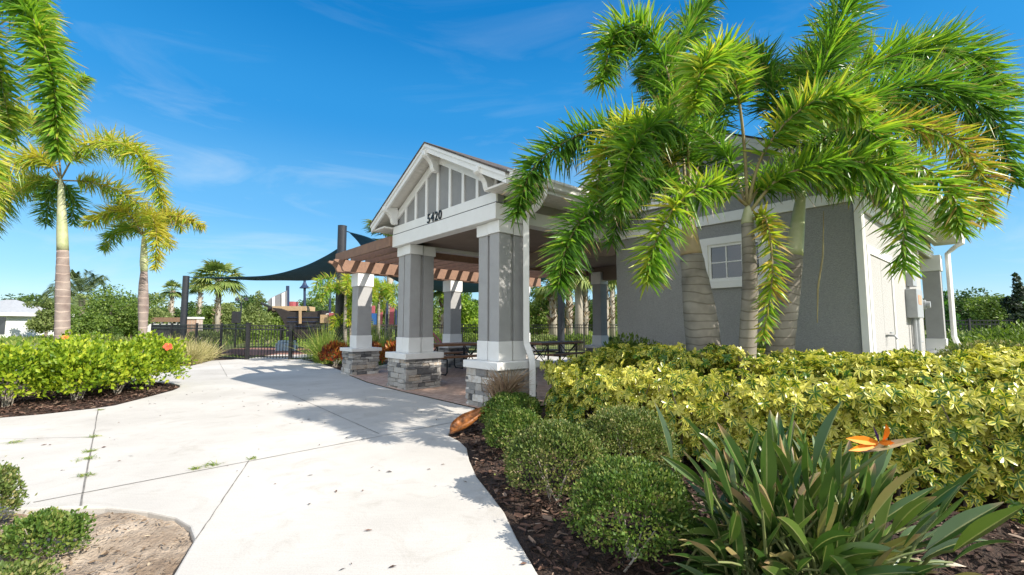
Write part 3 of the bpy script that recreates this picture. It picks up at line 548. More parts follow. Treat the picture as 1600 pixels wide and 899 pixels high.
def square_column(cx, cy, s=.15, base=.28, z0=-0.02):
    mb = MB(); mb.box(cx-s, cx+s, cy-s, cy+s, .95, 2.45); col = part(mb, 'column', M['shaft'], bevel=0.006)
    mb = MB(); mb.box(cx-s-.02, cx+s+.02, cy-s-.02, cy+s+.02, .70, .95); mb.box(cx-s-.05, cx+s+.05, cy-s-.05, cy+s+.05, .662, .70); mb.build('plinth', M['white'], col, 0.006)
    mb = MB(); mb.box(cx-s-.025, cx+s+.025, cy-s-.025, cy+s+.025, 2.45, 2.80); mb.build('capital', M['white'], col, 0.006)
    mb = MB(); mb.box(cx-base-.05, cx+base+.05, cy-base-.05, cy+base+.05, .58, .66); mb.build('cap_stone', M['white'], col, 0.01)
    stone_base(cx-base, cx+base, cy-base, cy+base, z0, .578).build('stone_base', M['stone'], col, 0.006)
square_column(-3.12, 6.45); square_column(3.80, 9.55, .15, .28)

# perimeter beams of the porch
mb = MB()
mb.box(-3.485, -.065, 0, .22, 2.865, 3.112); mb.box(-.285, -.066, .221, 2.95, 2.866, 3.085)
mb.box(-3.484, -3.27, .221, 6.6, 2.866, 3.085)
part(mb, 'white_beam', M['white'], bevel=0.005)
mb = MB(); mb.box(-3.47, -.08, .012, .20, 3.112, 3.126); part(mb, 'shadow_gap', M['black'])
mb = MB(); mb.box(-.26, -.09, .222, 2.949, 3.0852, 3.33); mb.box(-3.46, -3.29, .222, 6.6, 3.0852, 3.33); part(mb, 'upper_wall', M['taupe'])
mb = MB(); mb.box(-3.46, 0, 6.38, 6.6, 2.55, 3.3); mb.box(-.29, -.03, 2.96, 6.378, 2.60, 3.3); mb.box(-3.26, -.30, .221, .235, 2.70, 3.3) if False else None
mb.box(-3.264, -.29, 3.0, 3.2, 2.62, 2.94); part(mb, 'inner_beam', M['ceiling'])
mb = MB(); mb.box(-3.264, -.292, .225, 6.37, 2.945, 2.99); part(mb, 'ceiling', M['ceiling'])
# rear wall of the porch room behind the main block, hiding the sky on the right
mb = MB(); mb.box(-.28, -.02, 3.2, 6.4, -.05, 2.6); 
# ---- gable front
c0, hw, rz0 = -1.775, 1.71, 3.126
def gz(p): return 4.36 - .5*abs(p-c0)            # underside of the rake along the gable face
mb = MB(); mb.prism([(c0-hw, .05, rz0), (c0+hw, .05, rz0), (c0+hw, .05, gz(c0+hw)), (c0, .05, gz(c0)), (c0-hw, .05, gz(c0-hw))], (0, .12, 0)); part(mb, 'gable_panel', M['panel'])
mb = MB(); mb.box(c0-hw, c0+hw, .012, .049, rz0+.002, rz0+.165); part(mb, 'gable_base_trim', M['white'], bevel=0.004)
for s in (-1, 1):
    mb = MB(); wdt = .165
    mb.prism([(c0, .018, gz(c0)), (c0+s*hw, .018, gz(c0+s*hw)), (c0+s*hw, .018, gz(c0+s*hw)-wdt), (c0, .018, gz(c0)-wdt)], (0, .031, 0)); part(mb, 'gable_rake_trim', M['white'])
for k in range(-3, 4):
    p = c0 + k*.40
    mb = MB(); mb.box(p-.034, p+.034, .022, .0495, rz0+.165, gz(p)-.14); part(mb, 'batten', M['white'], bevel=0.003)
# brackets under the rake
def bracket(p, z):
    mb = MB(); prof = [(0, 0), (-.30, 0), (-.30, -.09), (-.27, -.115), (-.22, -.13), (-.17, -.17), (-.13, -.23), (-.115, -.30), (-.085, -.345), (0, -.345)]
    mb.prism([(p-.055, .012+y, z+dz) for y, dz in prof], (.11, 0, 0)); part(mb, 'bracket', M['white'], bevel=0.005)
bracket(c0, 4.365); bracket(c0-1.56, 3.66); bracket(c0+1.58, 3.645)
# ---- porch roof: two slabs of shingle over white rake boards and boarded soffit
def gable_roof(c, half, zr, q0, q1, slope=.5, th=.03, rake=.155, name='roof', sides=(-1, 1), rakes=True):
    zt = lambda p: zr - slope*abs(p-c)
    for s in sides:
        e = c+s*half
        mb = MB(); mb.prism([(c, q0-.03, zr), (e+s*.03, q0-.03, zt(e+s*.03)), (e+s*.03, q0-.03, zt(e+s*.03)-th), (c, q0-.03, zr-th)], (0, q1-q0+.06, 0)); rf = part(mb, name, M['shingle'])
        if rakes:
            mb = MB(); mb.prism([(c, q0, zr-th-.001), (e, q0, zt(e)-th-.001), (e, q0, zt(e)-th-rake), (c, q0, zr-th-rake)], (0, .04, 0)); mb.build('rake_board', M['white'], rf)
            mb = MB(); mb.prism([(c, q0-.018, zr-th-.001), (e, q0-.018, zt(e)-th-.001), (e, q0-.018, zt(e)-th-.06), (c, q0-.018, zr-th-.06)], (0, .017, 0)); mb.build('rake_trim', M['white'], rf)
        mb = MB(); n = 14                                # boarded soffit under the slope, with a small step at each board
        qa, qb = q0+.041, q1-.02
        for i in range(n*2 if rakes else 1):
            k = n*2 if rakes else 1; p0 = c+s*half*i/k; p1 = c+s*half*(i+.94)/k
            mb.prism([(p0, qa, zt(p0)-th-.055), (p1, qa, zt(p1)-th-.055), (p1, qa, zt(p1)-th-.075), (p0, qa, zt(p0)-th-.075)], (0, min(qb, q0+.6)-qa, 0))
        mb.build('soffit', M['soffit'], rf)
    return zt
zt = gable_roof(c0, 2.235, 4.53, -.24, 6.9)
def eave(x_wall, x_out, q0, q1, z, s=1, boards=True, nb=None):
    """level soffit boards, fascia and an ogee gutter along q"""
    mb = MB(); n = nb or int((q1-q0)/.105)
    for i in range(n):
        a = q0+(q1-q0)*i/n; b = q0+(q1-q0)*(i+.93)/n; mb.box(min(x_wall, x_out), max(x_wall, x_out), a, b, z-.02, z)
    mb.box(min(x_wall, x_out), max(x_wall, x_out), q0, q1, z+.001, z+.012); part(mb, 'eave_soffit', M['soffit'])
    mb = MB(); mb.box(x_out, x_out+s*.02, q0, q1, z-.025, z+.17) if s > 0 else mb.box(x_out-.02, x_out, q0, q1, z-.025, z+.17); part(mb, 'fascia', M['white'])
    x = x_out+s*.021; pr = [(0, .0), (.055, .0), (.075, .012), (.082, .04), (.10, .075), (.125, .085), (.13, .125), (.118, .125), (.11, .10), (0, .10)]
    mb = MB(); mb.prism([(x+s*u, q0, z+.03+v) for u, v in pr], (0, q1-q0, 0)); return part(mb, 'gutter', M['white'], bevel=0.004)
eave(-.088, .44, -.2, 2.93, 3.27, 1)
eave(-3.462, -3.98, -.2, 6.85, 3.27, -1)
# house number
for ch, p in zip('5420', (-2.035, -1.905, -1.775, -1.645)):
    cu = bpy.data.curves.new('numeral', 'FONT'); cu.body = ch; cu.size = .235; cu.extrude = .008; cu.align_x = 'CENTER'; cu.offset = 0.002; cu.shear = 0.05
    tmp = bpy.data.objects.new('tmp', cu); COL.objects.link(tmp); dg = bpy.context.evaluated_depsgraph_get(); me = bpy.data.meshes.new_from_object(tmp.evaluated_get(dg)); bpy.data.objects.remove(tmp)
    me.materials.clear(); me.materials.append(M['black_num']); me.name = 'numeral'
    o = bpy.data.objects.new('numeral', me); COL.objects.link(o); o.parent = pav; o.location = (p, .002, rz0+.008); o.rotation_euler = (math.pi/2, 0, 0); o['label'] = 'black numeral %s' % ch
# downspout by the right column
mb = MB()
mb.tube([(.46, .52, 3.29), (.46, .52, 3.22), (.30, .53, 3.08), (.03, .56, 2.98), (.01, .56, 2.9), (.01, .56, 1.05), (.02, .56, .95), (.13, .56, .74), (.145, .56, .66), (.145, .56, .02)], .066, 4)
part(mb, 'downspout', M['white'], bevel=0.008)

# ---- main block
pr_ = 3.79
mb = MB(); mb.box(0, pr_, 2.95, 7.75, -.1, 3.30); part(mb, 'wall', M['stucco'])
mb = MB(); mb.box(pr_, pr_+.012, 3.0, 7.75, -.1, 2.73); part(mb, 'side_wall', M['cream'])
mb = MB(); mb.box(-.025, pr_+.03, 2.915, 2.9495, 2.87, 3.03); mb.box(-.026, -.0005, 2.949, 3.3, 2.87, 3.03); part(mb, 'wall_band', M['white'], bevel=0.004)
mb = MB(); mb.box(pr_+.0125, pr_+.05, 3.0, 9.75, 2.735, 2.93); part(mb, 'side_band', M['white'], bevel=0.004)
mb = MB(); mb.box(pr_-.25, pr_+.012, 7.751, 9.75, 2.735, 3.15); part(mb, 'rear_beam', M['taupe'])
# main gable over the wall
c1, h1, zr1 = 1.0, 3.25, 4.83
mb = MB(); f1 = lambda p: zr1-.06-.5*abs(p-c1)
mb.prism([(c1-2.9, 2.96, 3.301), (c1+2.79, 2.96, 3.301), (c1+2.79, 2.96, f1(c1+2.79)), (c1, 2.96, f1(c1)), (c1-2.9, 2.96, f1(c1-2.9))], (0, .12, 0)); part(mb, 'main_gable', M['panel'])
mb = MB(); mb.box(-.9, 1.17, 2.90, 2.957, 3.33, 3.50); part(mb, 'main_gable_trim', M['white'], bevel=0.004)
for k in range(-4, 1):
    p = c1 + k*.40; mb = MB(); mb.box(p-.034, p+.034, 2.93, 2.958, 3.5, f1(p)-.10); part(mb, 'batten', M['white'], bevel=0.003)
gable_roof(c1, h1, zr1, 2.62, 9.95)
eave(pr_+.052, 4.25, 2.66, 9.93, 3.09, 1)
# window
mb = MB(); x0, x1, z0, z1 = 1.69, 2.72, 1.86, 2.63
for a in [(x0, x0+.115, z0+.09, z1-.10), (x1-.115, x1, z0+.09, z1-.10), (x0-.03, x1+.03, z1-.0995, z1+.02), (x0-.04, x1+.04, z0-.03, z0+.0895)]: mb.box(a[0], a[1], 2.905, 2.9495, a[2], a[3])
win = part(mb, 'window', M['white'], bevel=0.005)
mb = MB(); xa, xb, za, zb = x0+.116, x1-.116, z0+.09, z1-.10
for a in [(xa, xa+.04, za, zb), (xb-.04, xb, za, zb), (xa+.0401, xb-.0401, za, za+.04), (xa+.0401, xb-.0401, zb-.04, zb)]: mb.box(a[0], a[1], 2.925, 2.951, a[2], a[3])
for k in (1, 2): xm = xa+.04+(xb-xa-.08)*k/3; mb.box(xm-.009, xm+.009, 2.932, 2.946, za+.041, zb-.041)
zm = (za+zb)/2; mb.box(xa+.041, xb-.041, 2.934, 2.9455, zm-.009, zm+.009); mb.build('sash', M['white'], win)
mb = MB(); mb.box(xa+.03, xb-.03, 2.9435, 2.9485, za+.03, zb-.03); mb.build('pane', M['glass'], win)
# corner boards, door, meter on the sunny side
mb = MB(); mb.box(pr_-.05, pr_+.028, 2.922, 2.9497, -.05, 2.868); mb.box(pr_+.0125, pr_+.035, 2.95, 3.04, -.05, 2.734); part(mb, 'corner_board', M['white'], bevel=0.003)
xd = pr_+.0125
mb = MB(); mb.box(xd, xd+.03, 3.06, 3.20, -.05, 2.3); mb.box(xd, xd+.03, 4.62, 4.72, -.05, 2.3); mb.box(xd, xd+.03, 3.201, 4.619, 2.19, 2.3); part(mb, 'door_frame', M['white'], bevel=0.004)
for a, b in ((3.21, 3.905), (3.915, 4.61)):
    mb = MB(); mb.box(xd, xd+.014, a, b, .02, 2.18); d_ = part(mb, 'door', M['cream'], bevel=0.003)
    mb = MB(); mb.box(xd+.015, xd+.022, a+.12, b-.12, .35, .80)
    for i in range(9): mb.box(xd+.022, xd+.034, a+.14, b-.14, .38+i*.046, .40+i*.046)
    mb.build('louvre', M['steel'], d_)
mb = MB(); mb.tube([(xd, 4.02, 1.10), (xd+.10, 4.02, 1.10), (xd+.13, 4.02, 1.05)], .016, 8); mb.bar((xd+.07, 3.94, 1.14), (xd+.07, 4.10, 1.14), .02, .02); part(mb, 'hose_tap', M['steel'])
mb = MB(); mb.box(xd, xd+.15, 5.85, 6.5, 1.37, 1.86); mt = part(mb, 'meter_box', M['steel'], bevel=0.01)
mb = MB(); mb.box(xd, xd+.10, 6.0, 6.4, 1.92, 2.16); mb.build('upper_box', M['steel'], mt, 0.01)
mb = MB(); mb.tube([(xd+.0, 6.85, 1.62), (xd+.15, 6.85, 1.62)], .085, 16); mb.tube([(xd+.15, 6.85, 1.62), (xd+.21, 6.85, 1.62)], .06, 16); mb.build('meter_dial', M['steel'], mt)
mb = MB(); mb.box(xd+.151, xd+.154, 5.98, 6.32, 1.6, 1.76); mb.build('meter_label', M['terracotta'], mt)
mb = MB(); mb.tube([(xd+.07, 6.05, 1.37), (xd+.07, 6.05, -.05)], .03, 8); mb.build('conduit', M['steel'], mt); mb = MB(); mb.tube([(xd+.07, 6.3, 1.37), (xd+.07, 6.3, -.05)], .045, 8); mb.tube([(xd+.07, 6.35, .95), (xd+.09, 6.7, .95)], .012, 6); mb.build('conduit', M['steel'], mt)
mb = MB(); mb.tube([(4.32, 9.62, 3.12), (4.32, 9.62, 3.04), (4.22, 9.6, 2.98), (4.15, 9.7, 2.93), (4.07, 9.7, 2.85), (4.07, 9.7, 1.0), (4.11, 9.7, .85), (4.27, 9.7, .62), (4.28, 9.7, .0)], .052, 4); part(mb, 'downspout', M['white'], bevel=0.008)
# ceiling of the rear porch
mb = MB(); mb.box(0, pr_-.26, 7.76, 9.7, 2.95, 3.0); part(mb, 'rear_ceiling', M['soffit'])
# ================================================================== pergola
pg = thing('pergola', 'brown timber pergola on grey and white posts beside the pavilion porch', 'pergola', ORG, BROT)
def pbuild(mb, name, m, par=pg, bevel=0.0): return mb.build(name, m, par, bevel)
PB = -6.12
end = [(-.26, 0), (-.26, -.05), (-.20, -.07), (-.13, -.11), (-.08, -.17), (-.05, -.25), (-.02, -.29)]
mb = MB(); zt_ = 2.885
for off in (0.0, -.40):
    mb.prism([(PB-.045+off, y, zt_+z) for y, z in end] + [(PB-.045+off, 6.95, zt_-.29), (PB-.045+off, 6.95, zt_)], (.09, 0, 0))
    pbuild(mb, 'beam', M['pergola'], bevel=0.004); mb = MB()
mb.box(-3.54, -3.486, .2, 6.6, 2.72, 2.862); pbuild(mb, 'ledger', M['pergola'])
for i in range(18):
    q = -.02 + i*.40; mb = MB(); zz = 3.099
    e = [(-6.62, 0), (-6.62, -.213)]
    mb.prism([(x, q-.03, zz+z) for x, z in e] + [(-3.49, q-.03, zz-.213), (-3.49, q-.03, zz)], (0, .06, 0)); pbuild(mb, 'rafter', M['pergola'])
for k, q in enumerate((.57, 3.40, 6.25)):
    cx, s = -6.32, .19
    mb = MB(); mb.box(cx-s, cx+s, q-s, q+s, .98, 2.25); po = pbuild(mb, 'post', M['shaft'], bevel=0.006)
    mb = MB(); mb.box(cx-s-.02, cx+s+.02, q-s-.02, q+s+.02, .665, .98); mb.build('plinth', M['white'], po, .006)
    mb = MB(); mb.box(cx-s-.025, cx+s+.025, q-s-.025, q+s+.025, 2.25, 2.592); mb.build('capital', M['white'], po, .006)
    mb = MB(); mb.box(cx-.40, cx+.40, q-.40, q+.40, .58, .665); mb.build('cap_stone', M['white'], po, .01)
    stone_base(cx-.34, cx+.34, q-.34, q+.34, -.02, .578).build('stone_base', M['stone'], po, .006)

# ================================================================== picnic tables
def picnic_table(label, p, q, lx, rz=0.0):
    t = thing('picnic_table', label, 'picnic table', B(p, q, .004), BROT+rz, 'picnic tables under the pergola')
    hl = lx/2
    mb = MB()
    for i in range(5): mb.box(-.38+i*.154, -.38+i*.154+.144, -hl, hl, .70, .76)
    mb.build('table_top', M['tablewood'], t, .004)
    for s in (-1, 1):
        mb = MB()
        for i in range(2): mb.box(s*.69-.145+i*.148, s*.69-.145+i*.148+.14, -hl, hl, .43, .475)
        mb.build('bench', M['tablewood'], t, .004)
    for y in (-hl+.28, hl-.28):
        mb = MB()
        for s in (-1, 1):
            mb.tube([(s*.34, y, .69), (s*.34, y, .10), (s*.40, y, .03), (s*.74, y, .03), (s*.80, y, .09), (s*.80, y, .40), (s*.72, y, .42)], .022, 8)
            mb.tube([(s*.34, y, .66), (s*.02, y*.72, .33)], .016, 6)
        mb.tube([(-.72, y, .41), (.72, y, .41)], .02, 8); mb.tube([(-.36, y, .69), (.36, y, .69)], .02, 8)
        mb.tube([(-.3, y, .68), (.3, y, .12)], .014, 6); mb.tube([(.3, y, .68), (-.3, y, .12)], .014, 6)
        mb.build('leg_frame', M['black'], t)
picnic_table('brown picnic table with black metal legs seen between the two front columns', -5.0, 2.5, 1.85)
picnic_table('brown picnic table seen to the right of the downspout, behind the yellow hedge', -3.95, 5.35, 1.75)

# ================================================================== palms with bushy fox-tail fronds
def frond(par, base, pts, width=.42, dens=1.02, tone=.45, tspread=.14, start=.14, name='frond', m=None, lw=.0225, droop=.16, dry=0.0, rad=.018):
    """one plumose frond along measured points; leaflets leave the stalk all round it"""
    P = np.asarray(pts, float) - np.asarray(base, float)
    C = spline(P, 60); ln = np.linalg.norm(np.diff(C, axis=0), axis=1).sum()
    mb = MB(); mb.tube(C[::3], np.linspace(rad, .004, len(C[::3])), 6); rc = mb.build(name, M['rachis'], par, smooth=True)
    n = int(ln*270*dens); t = start + (1-start)*np.sort(rng.uniform(0, 1, n)); x = t*59; i = np.minimum(x.astype(int), 58); f = (x-i)[:, None]
    pos = C[i]*(1-f)+C[i+1]*f; T = unit(C[i+1]-C[i]); ref = np.array([0.1, 0.2, 1.0]); a = unit(np.cross(T, ref)); b = np.cross(a, T)
    th = rng.uniform(0, 2*math.pi, n); rad_ = np.cos(th)[:, None]*a + np.sin(th)[:, None]*b*0.85
    d = unit(T*(rng.uniform(.15, .42, n)+.35*((t-start)/(1-start))**2)[:, None] + rad_ + rng.normal(0, .11, (n, 3)))
    u = (t-start)/(1-start); prof = np.clip(np.minimum(1.0, 0.55+u*2.2)*np.where(u > .7, 1-(u-.7)*1.7, 1.0), .25, 1)
    L_ = .92*width*prof*rng.uniform(.7, 1.12, n)
    r = np.clip(tone*1.02-.06 + rng.normal(0, tspread, n) + .10*np.sin(th), 0, .88); k = rng.uniform(0, 1, n) < dry; r[k] = rng.uniform(.86, 1, k.sum())
    mb = MB(); blades(mb, pos, d, L_, lw*rng.uniform(.7, 1.2, n), droop*rng.uniform(.0, 2.0, n), unit(np.cross(d, rdir(n))), (.45, 1.0, .95, .6, .08), .10, r)
    mb.build('leaflets', m or M['palm'], rc)
    return rc
def palm(label, base, trunk_pts, trunk_rad, heart, fronds, tmat, smat, group, shaft_rad=.06):
    t = thing('foxtail_palm', label, 'palm tree', base, 0, group); base = np.asarray(base, float)
    C = spline(np.asarray(trunk_pts, float)-base, 26); rr = np.interp(np.linspace(0, 1, 26), np.linspace(0, 1, len(trunk_rad)), trunk_rad)
    mb = MB(); mb.tube(C, rr*(1+.015*rng.normal(0, 1, 26)), 18); mb.build('trunk', tmat, t, smooth=True)
    S = spline([C[-1], C[-1]*.5+(np.asarray(heart)-base)*.5, np.asarray(heart)-base], 12)
    mb = MB(); mb.tube(S, np.interp(np.linspace(0, 1, 12), [0, .25, .8, 1], [rr[-1]*1.02, shaft_rad*1.15, shaft_rad*.7, .02]), 14); mb.build('crownshaft', smat, t, smooth=True)
    for kw in fronds:
        pts = kw.pop('pts'); frond(t, base, pts, **kw)
    return t
def P_(*a): return [W(*q) for q in a]
gp = 'foxtail palms in front of the pavilion wall'
dA, dB, dC = 4.9, 4.35, 4.75
hA = W(1074, 325, dA)
palm('thick-trunked foxtail palm leaning left, leftmost of the three by the window', W(1100, 640, dA)*[1, 1, 0],
     [W(1102, 700, dA)*[1, 1, 0], W(1100, 560, dA), W(1092, 480, dA), W(1080, 398, dA)], [.19, .18, .165, .115], hA,
     [dict(pts=P_((1074, 325, 4.9), (1020, 218, 4.85), (925, 205, 4.8), (838, 257, 4.7), (806, 338, 4.6)), tone=.36, width=.40),
      dict(pts=P_((1074, 325, 4.9), (1037, 282, 4.6), (955, 300, 4.3), (892, 370, 4.1), (872, 448, 4.0)), tone=.33, width=.36),
      dict(pts=P_((1074, 325, 4.9), (1058, 170, 5.2), (1020, 62, 5.3), (965, 50, 5.2), (940, 130, 5.1)), tone=.48, width=.5),
      dict(pts=P_((1074, 325, 4.9), (1035, 225, 4.7), (985, 190, 4.6), (945, 240, 4.45), (930, 310, 4.4)), tone=.68, width=.36, dry=.04),
      dict(pts=P_((1074, 325, 5.0), (1038, 165, 5.4), (1066, 66, 5.8), (1130, -35, 6.2)), tone=.28, width=.46),
      dict(pts=P_((1074, 325, 4.9), (1072, 215, 4.6), (1030, 190, 4.3), (985, 240, 4.1), (968, 320, 4.0)), tone=.40, width=.4),
      dict(pts=P_((1074, 325, 5.0), (1110, 190, 5.6), (1150, 110, 6.0), (1215, 120, 6.3)), tone=.25, width=.45),
      dict(pts=P_((1074, 325, 5.0), (1030, 270, 5.3), (985, 300, 5.5), (955, 380, 5.6)), tone=.30, width=.4),
      dict(pts=P_((1074, 325, 5.0), (1080, 190, 5.6), (1040, 110, 6.1), (1000, 120, 6.4)), tone=.30, width=.45)],
     M['trunk'], M['shafttan'], gp, .085)
hB = W(1168, 322, dB)
palm('slender foxtail palm standing upright, middle one of the three by the window', W(1166, 640, dB)*[1, 1, 0],
     [W(1166, 720, dB)*[1, 1, 0], W(1167, 570, dB), W(1172, 450, dB), W(1168, 350, dB)], [.088, .082, .072, .055], hB,
     [dict(pts=P_((1168, 322, 4.35), (1163, 230, 4.3), (1153, 150, 4.15), (1135, 92, 3.95), (1100, 100, 3.75), (1082, 170, 3.65)), tone=.60, start=.36, width=.36),
      dict(pts=P_((1168, 322, 4.35), (1190, 245, 4.2), (1240, 180, 4.0), (1300, 150, 3.85), (1345, 175, 3.75)), tone=.62, start=.25, width=.36),
      dict(pts=P_((1168, 322, 4.35), (1120, 290, 4.15), (1062, 315, 3.95), (1022, 385, 3.85), (1012, 440, 3.8)), tone=.58, start=.12, width=.33),
      dict(pts=P_((1168, 335, 4.35), (1225, 275, 4.2), (1330, 252, 4.05), (1405, 295, 3.95), (1412, 420, 3.9)), tone=.50, width=.38),
      dict(pts=P_((1170, 345, 4.35), (1196, 342, 4.2), (1207, 425, 4.1), (1192, 530, 4.08)), tone=.66, width=.20, dry=.25, tspread=.15, lw=.022),
      dict(pts=P_((1168, 322, 4.35), (1200, 280, 4.5), (1270, 255, 4.7), (1330, 300, 4.8)), tone=.40, width=.36),
      dict(pts=P_((1168, 322, 4.35), (1130, 235, 4.6), (1080, 200, 4.8), (1040, 235, 4.9)), tone=.36, width=.36)],
     M['trunk'], M['shaftgreen'], gp, .05)
hC = W(1254, 285, dC)
palm('foxtail palm leaning right, rightmost of the three by the window', W(1214, 640, dC)*[1, 1, 0],
     [W(1208, 690, dC)*[1, 1, 0], W(1217, 560, dC), W(1232, 460, dC), W(1240, 400, dC)], [.15, .135, .108, .088], hC,
     [dict(pts=P_((1254, 285, 4.75), (1275, 140, 4.9), (1320, 10, 5.0), (1362, -110, 5.0)), tone=.42, width=.52),
      dict(pts=P_((1254, 285, 4.75), (1340, 165, 4.8), (1460, 135, 4.85), (1548, 180, 4.8), (1585, 290, 4.75)), tone=.36, width=.50),
      dict(pts=P_((1254, 285, 4.75), (1330, 210, 4.8), (1440, 198, 4.75), (1520, 250, 4.6), (1540, 345, 4.5)), tone=.62, width=.36, dry=.4, tspread=.2),
      dict(pts=P_((1254, 285, 4.75), (1330, 125, 5.2), (1425, 80, 5.4), (1510, 85, 5.5), (1580, 150, 5.5)), tone=.48, width=.5),
      dict(pts=P_((1254, 285, 4.75), (1340, 250, 4.4), (1430, 255, 4.2), (1490, 310, 4.05), (1500, 360, 4.0)), tone=.55, width=.34, dry=.12),
      dict(pts=P_((1254, 285, 4.75), (1215, 170, 5.3), (1190, 100, 5.6), (1150, 80, 6.0)), tone=.25, width=.45),
      dict(pts=P_((1254, 285, 4.75), (1245, 160, 5.2), (1270, 90, 5.6), (1330, 60, 5.9)), tone=.27, width=.48),
      dict(pts=P_((1254, 285, 4.75), (1310, 190, 5.3), (1390, 160, 5.7), (1470, 210, 6.0)), tone=.27, width=.45),
      dict(pts=P_((1254, 285, 4.75), (1290, 215, 4.4), (1345, 200, 4.1), (1400, 240, 3.95)), tone=.44, width=.36)],
     M['trunk'], M['shaftgreen'], gp, .068)
# a dry strand hanging from the right palm
ds = MB(); ds.tube([W(1287, 330, 4.5), W(1286, 400, 4.48), W(1278, 450, 4.48), W(1277, 505, 4.47)], [.004, .008, .010, .004], 5)
o = ds.build('hanging_sheath_strip', M['rachis'], None, origin=W(1278, 505, 4.47)); tag(o, 'thin dry yellow strip hanging down against the grey wall right of the palm trunks', 'frond strip')

gl = 'foxtail palms beside the hibiscus bed'
b1 = W(98, 560, 9.6)*[1, 1, 0]
palm('tall foxtail palm with a purplish ringed trunk rising behind the hibiscus', b1,
     [b1, W(97, 535, 9.6), W(98, 460, 9.6), W(98, 420, 9.6), W(98, 392, 9.6)], [.125, .128, .125, .112, .098], W(95, 276, 9.6),
     [dict(pts=P_((95, 280, 9.6), (125, 235, 9.4), (180, 222, 9.2), (230, 255, 9.1), (255, 320, 9.1)), tone=0.81, width=.52, lw=.022),
      dict(pts=P_((95, 282, 9.6), (140, 285, 9.8), (190, 300, 10), (238, 340, 10.1), (265, 385, 10.2)), tone=0.83, width=.45, lw=.022),
      dict(pts=P_((95, 280, 9.6), (60, 245, 9.4), (10, 262, 9.2), (-40, 340, 9.1)), tone=0.87, width=.5, lw=.022),
      dict(pts=P_((95, 282, 9.6), (55, 283, 9.9), (15, 305, 10.1), (-15, 370, 10.2)), tone=0.76, width=.45, lw=.022),
      dict(pts=P_((95, 280, 9.6), (78, 305, 10.0), (72, 350, 10.3)), tone=0.46, width=.40),
      dict(pts=P_((95, 280, 9.6), (112, 310, 10.0), (115, 350, 10.2)), tone=0.46, width=.40),
      dict(pts=P_((95, 278, 9.6), (92, 215, 9.6), (104, 150, 9.7), (135, 120, 9.8)), tone=0.66, width=.45),
      dict(pts=P_((95, 280, 9.6), (60, 200, 9.9), (20, 180, 10.1), (-20, 220, 10.2)), tone=0.71, width=.45)],
     M['trunkpurple'], M['shaftgreen'], gl, .082)
b2 = W(222, 560, 10.2)*[1, 1, 0]
palm('shorter foxtail palm with yellowing fronds behind the right end of the hibiscus', b2,
     [b2, W(223, 520, 10.2), W(224, 480, 10.2), W(224, 450, 10.2), W(225, 425, 10.2)], [.07, .08, .100, .092, .066], W(225, 365, 10.2),
     [dict(pts=P_((225, 370, 10.2), (200, 335, 10.0), (165, 332, 9.8), (135, 352, 9.7)), tone=0.81, width=.36, lw=.022),
      dict(pts=P_((225, 370, 10.2), (205, 355, 10.5), (180, 362, 10.7), (162, 390, 10.8)), tone=0.66, width=.34, lw=.022),
      dict(pts=P_((225, 370, 10.2), (232, 335, 9.8), (244, 360, 9.5), (243, 420, 9.4)), tone=0.85, width=.36, lw=.022),
      dict(pts=P_((225, 370, 10.2), (250, 340, 10.2), (285, 340, 10.2), (318, 355, 10.3)), tone=0.87, width=.34, dry=.2, lw=.022),
      dict(pts=P_((225, 370, 10.2), (216, 338, 10.2), (195, 322, 10.1), (162, 345, 10.0)), tone=0.81, width=.36, lw=.022),
      dict(pts=P_((225, 370, 10.2), (243, 338, 10.5), (265, 335, 10.7), (285, 360, 10.8)), tone=0.83, width=.34, lw=.022)],
     M['trunkpurple'], M['shaftgreen'], gl, .07)
b0 = W(-125, 640, 5.6)*[1, 1, 0]
palm('foxtail palm just outside the left edge, its long green frond arching into view', b0,
     [b0, W(-128, 400, 5.6), W(-130, 180, 5.6), W(-130, 110, 5.6)], [.17, .165, .14, .09], W(-128, 40, 5.6),
     [dict(pts=P_((-128, 60, 5.6), (-50, -50, 5.5), (35, 5, 5.35), (80, 110, 5.25), (92, 240, 5.25)), tone=.50, width=.42, lw=.030),
      dict(pts=P_((-128, 60, 5.6), (-70, 10, 5.8), (-10, 90, 5.9), (20, 220, 5.9)), tone=.55, width=.42, lw=.030),
      dict(pts=P_((-128, 60, 5.6), (-70, -100, 5.9), (5, -85, 6.1), (55, -5, 6.2), (75, 70, 6.2)), tone=.5, width=.42, lw=.030),
      dict(pts=P_((-128, 60, 5.6), (-90, 90, 5.2), (-45, 190, 5.0), (-20, 330, 4.95)), tone=.66, width=.4, lw=.030),
      dict(pts=P_((-128, 60, 5.6), (-200, -60, 5.6), (-290, -20, 5.6), (-340, 120, 5.6)), tone=.5),
      dict(pts=P_((-128, 60, 5.6), (-180, 60, 5.2), (-250, 140, 5.0), (-280, 260, 4.9)), tone=.6),
      dict(pts=P_((-128, 60, 5.6), (-130, -120, 5.6), (-160, -260, 5.7)), tone=.45)],
     M['trunkpurple'], M['shaftgreen'], gl, .085)

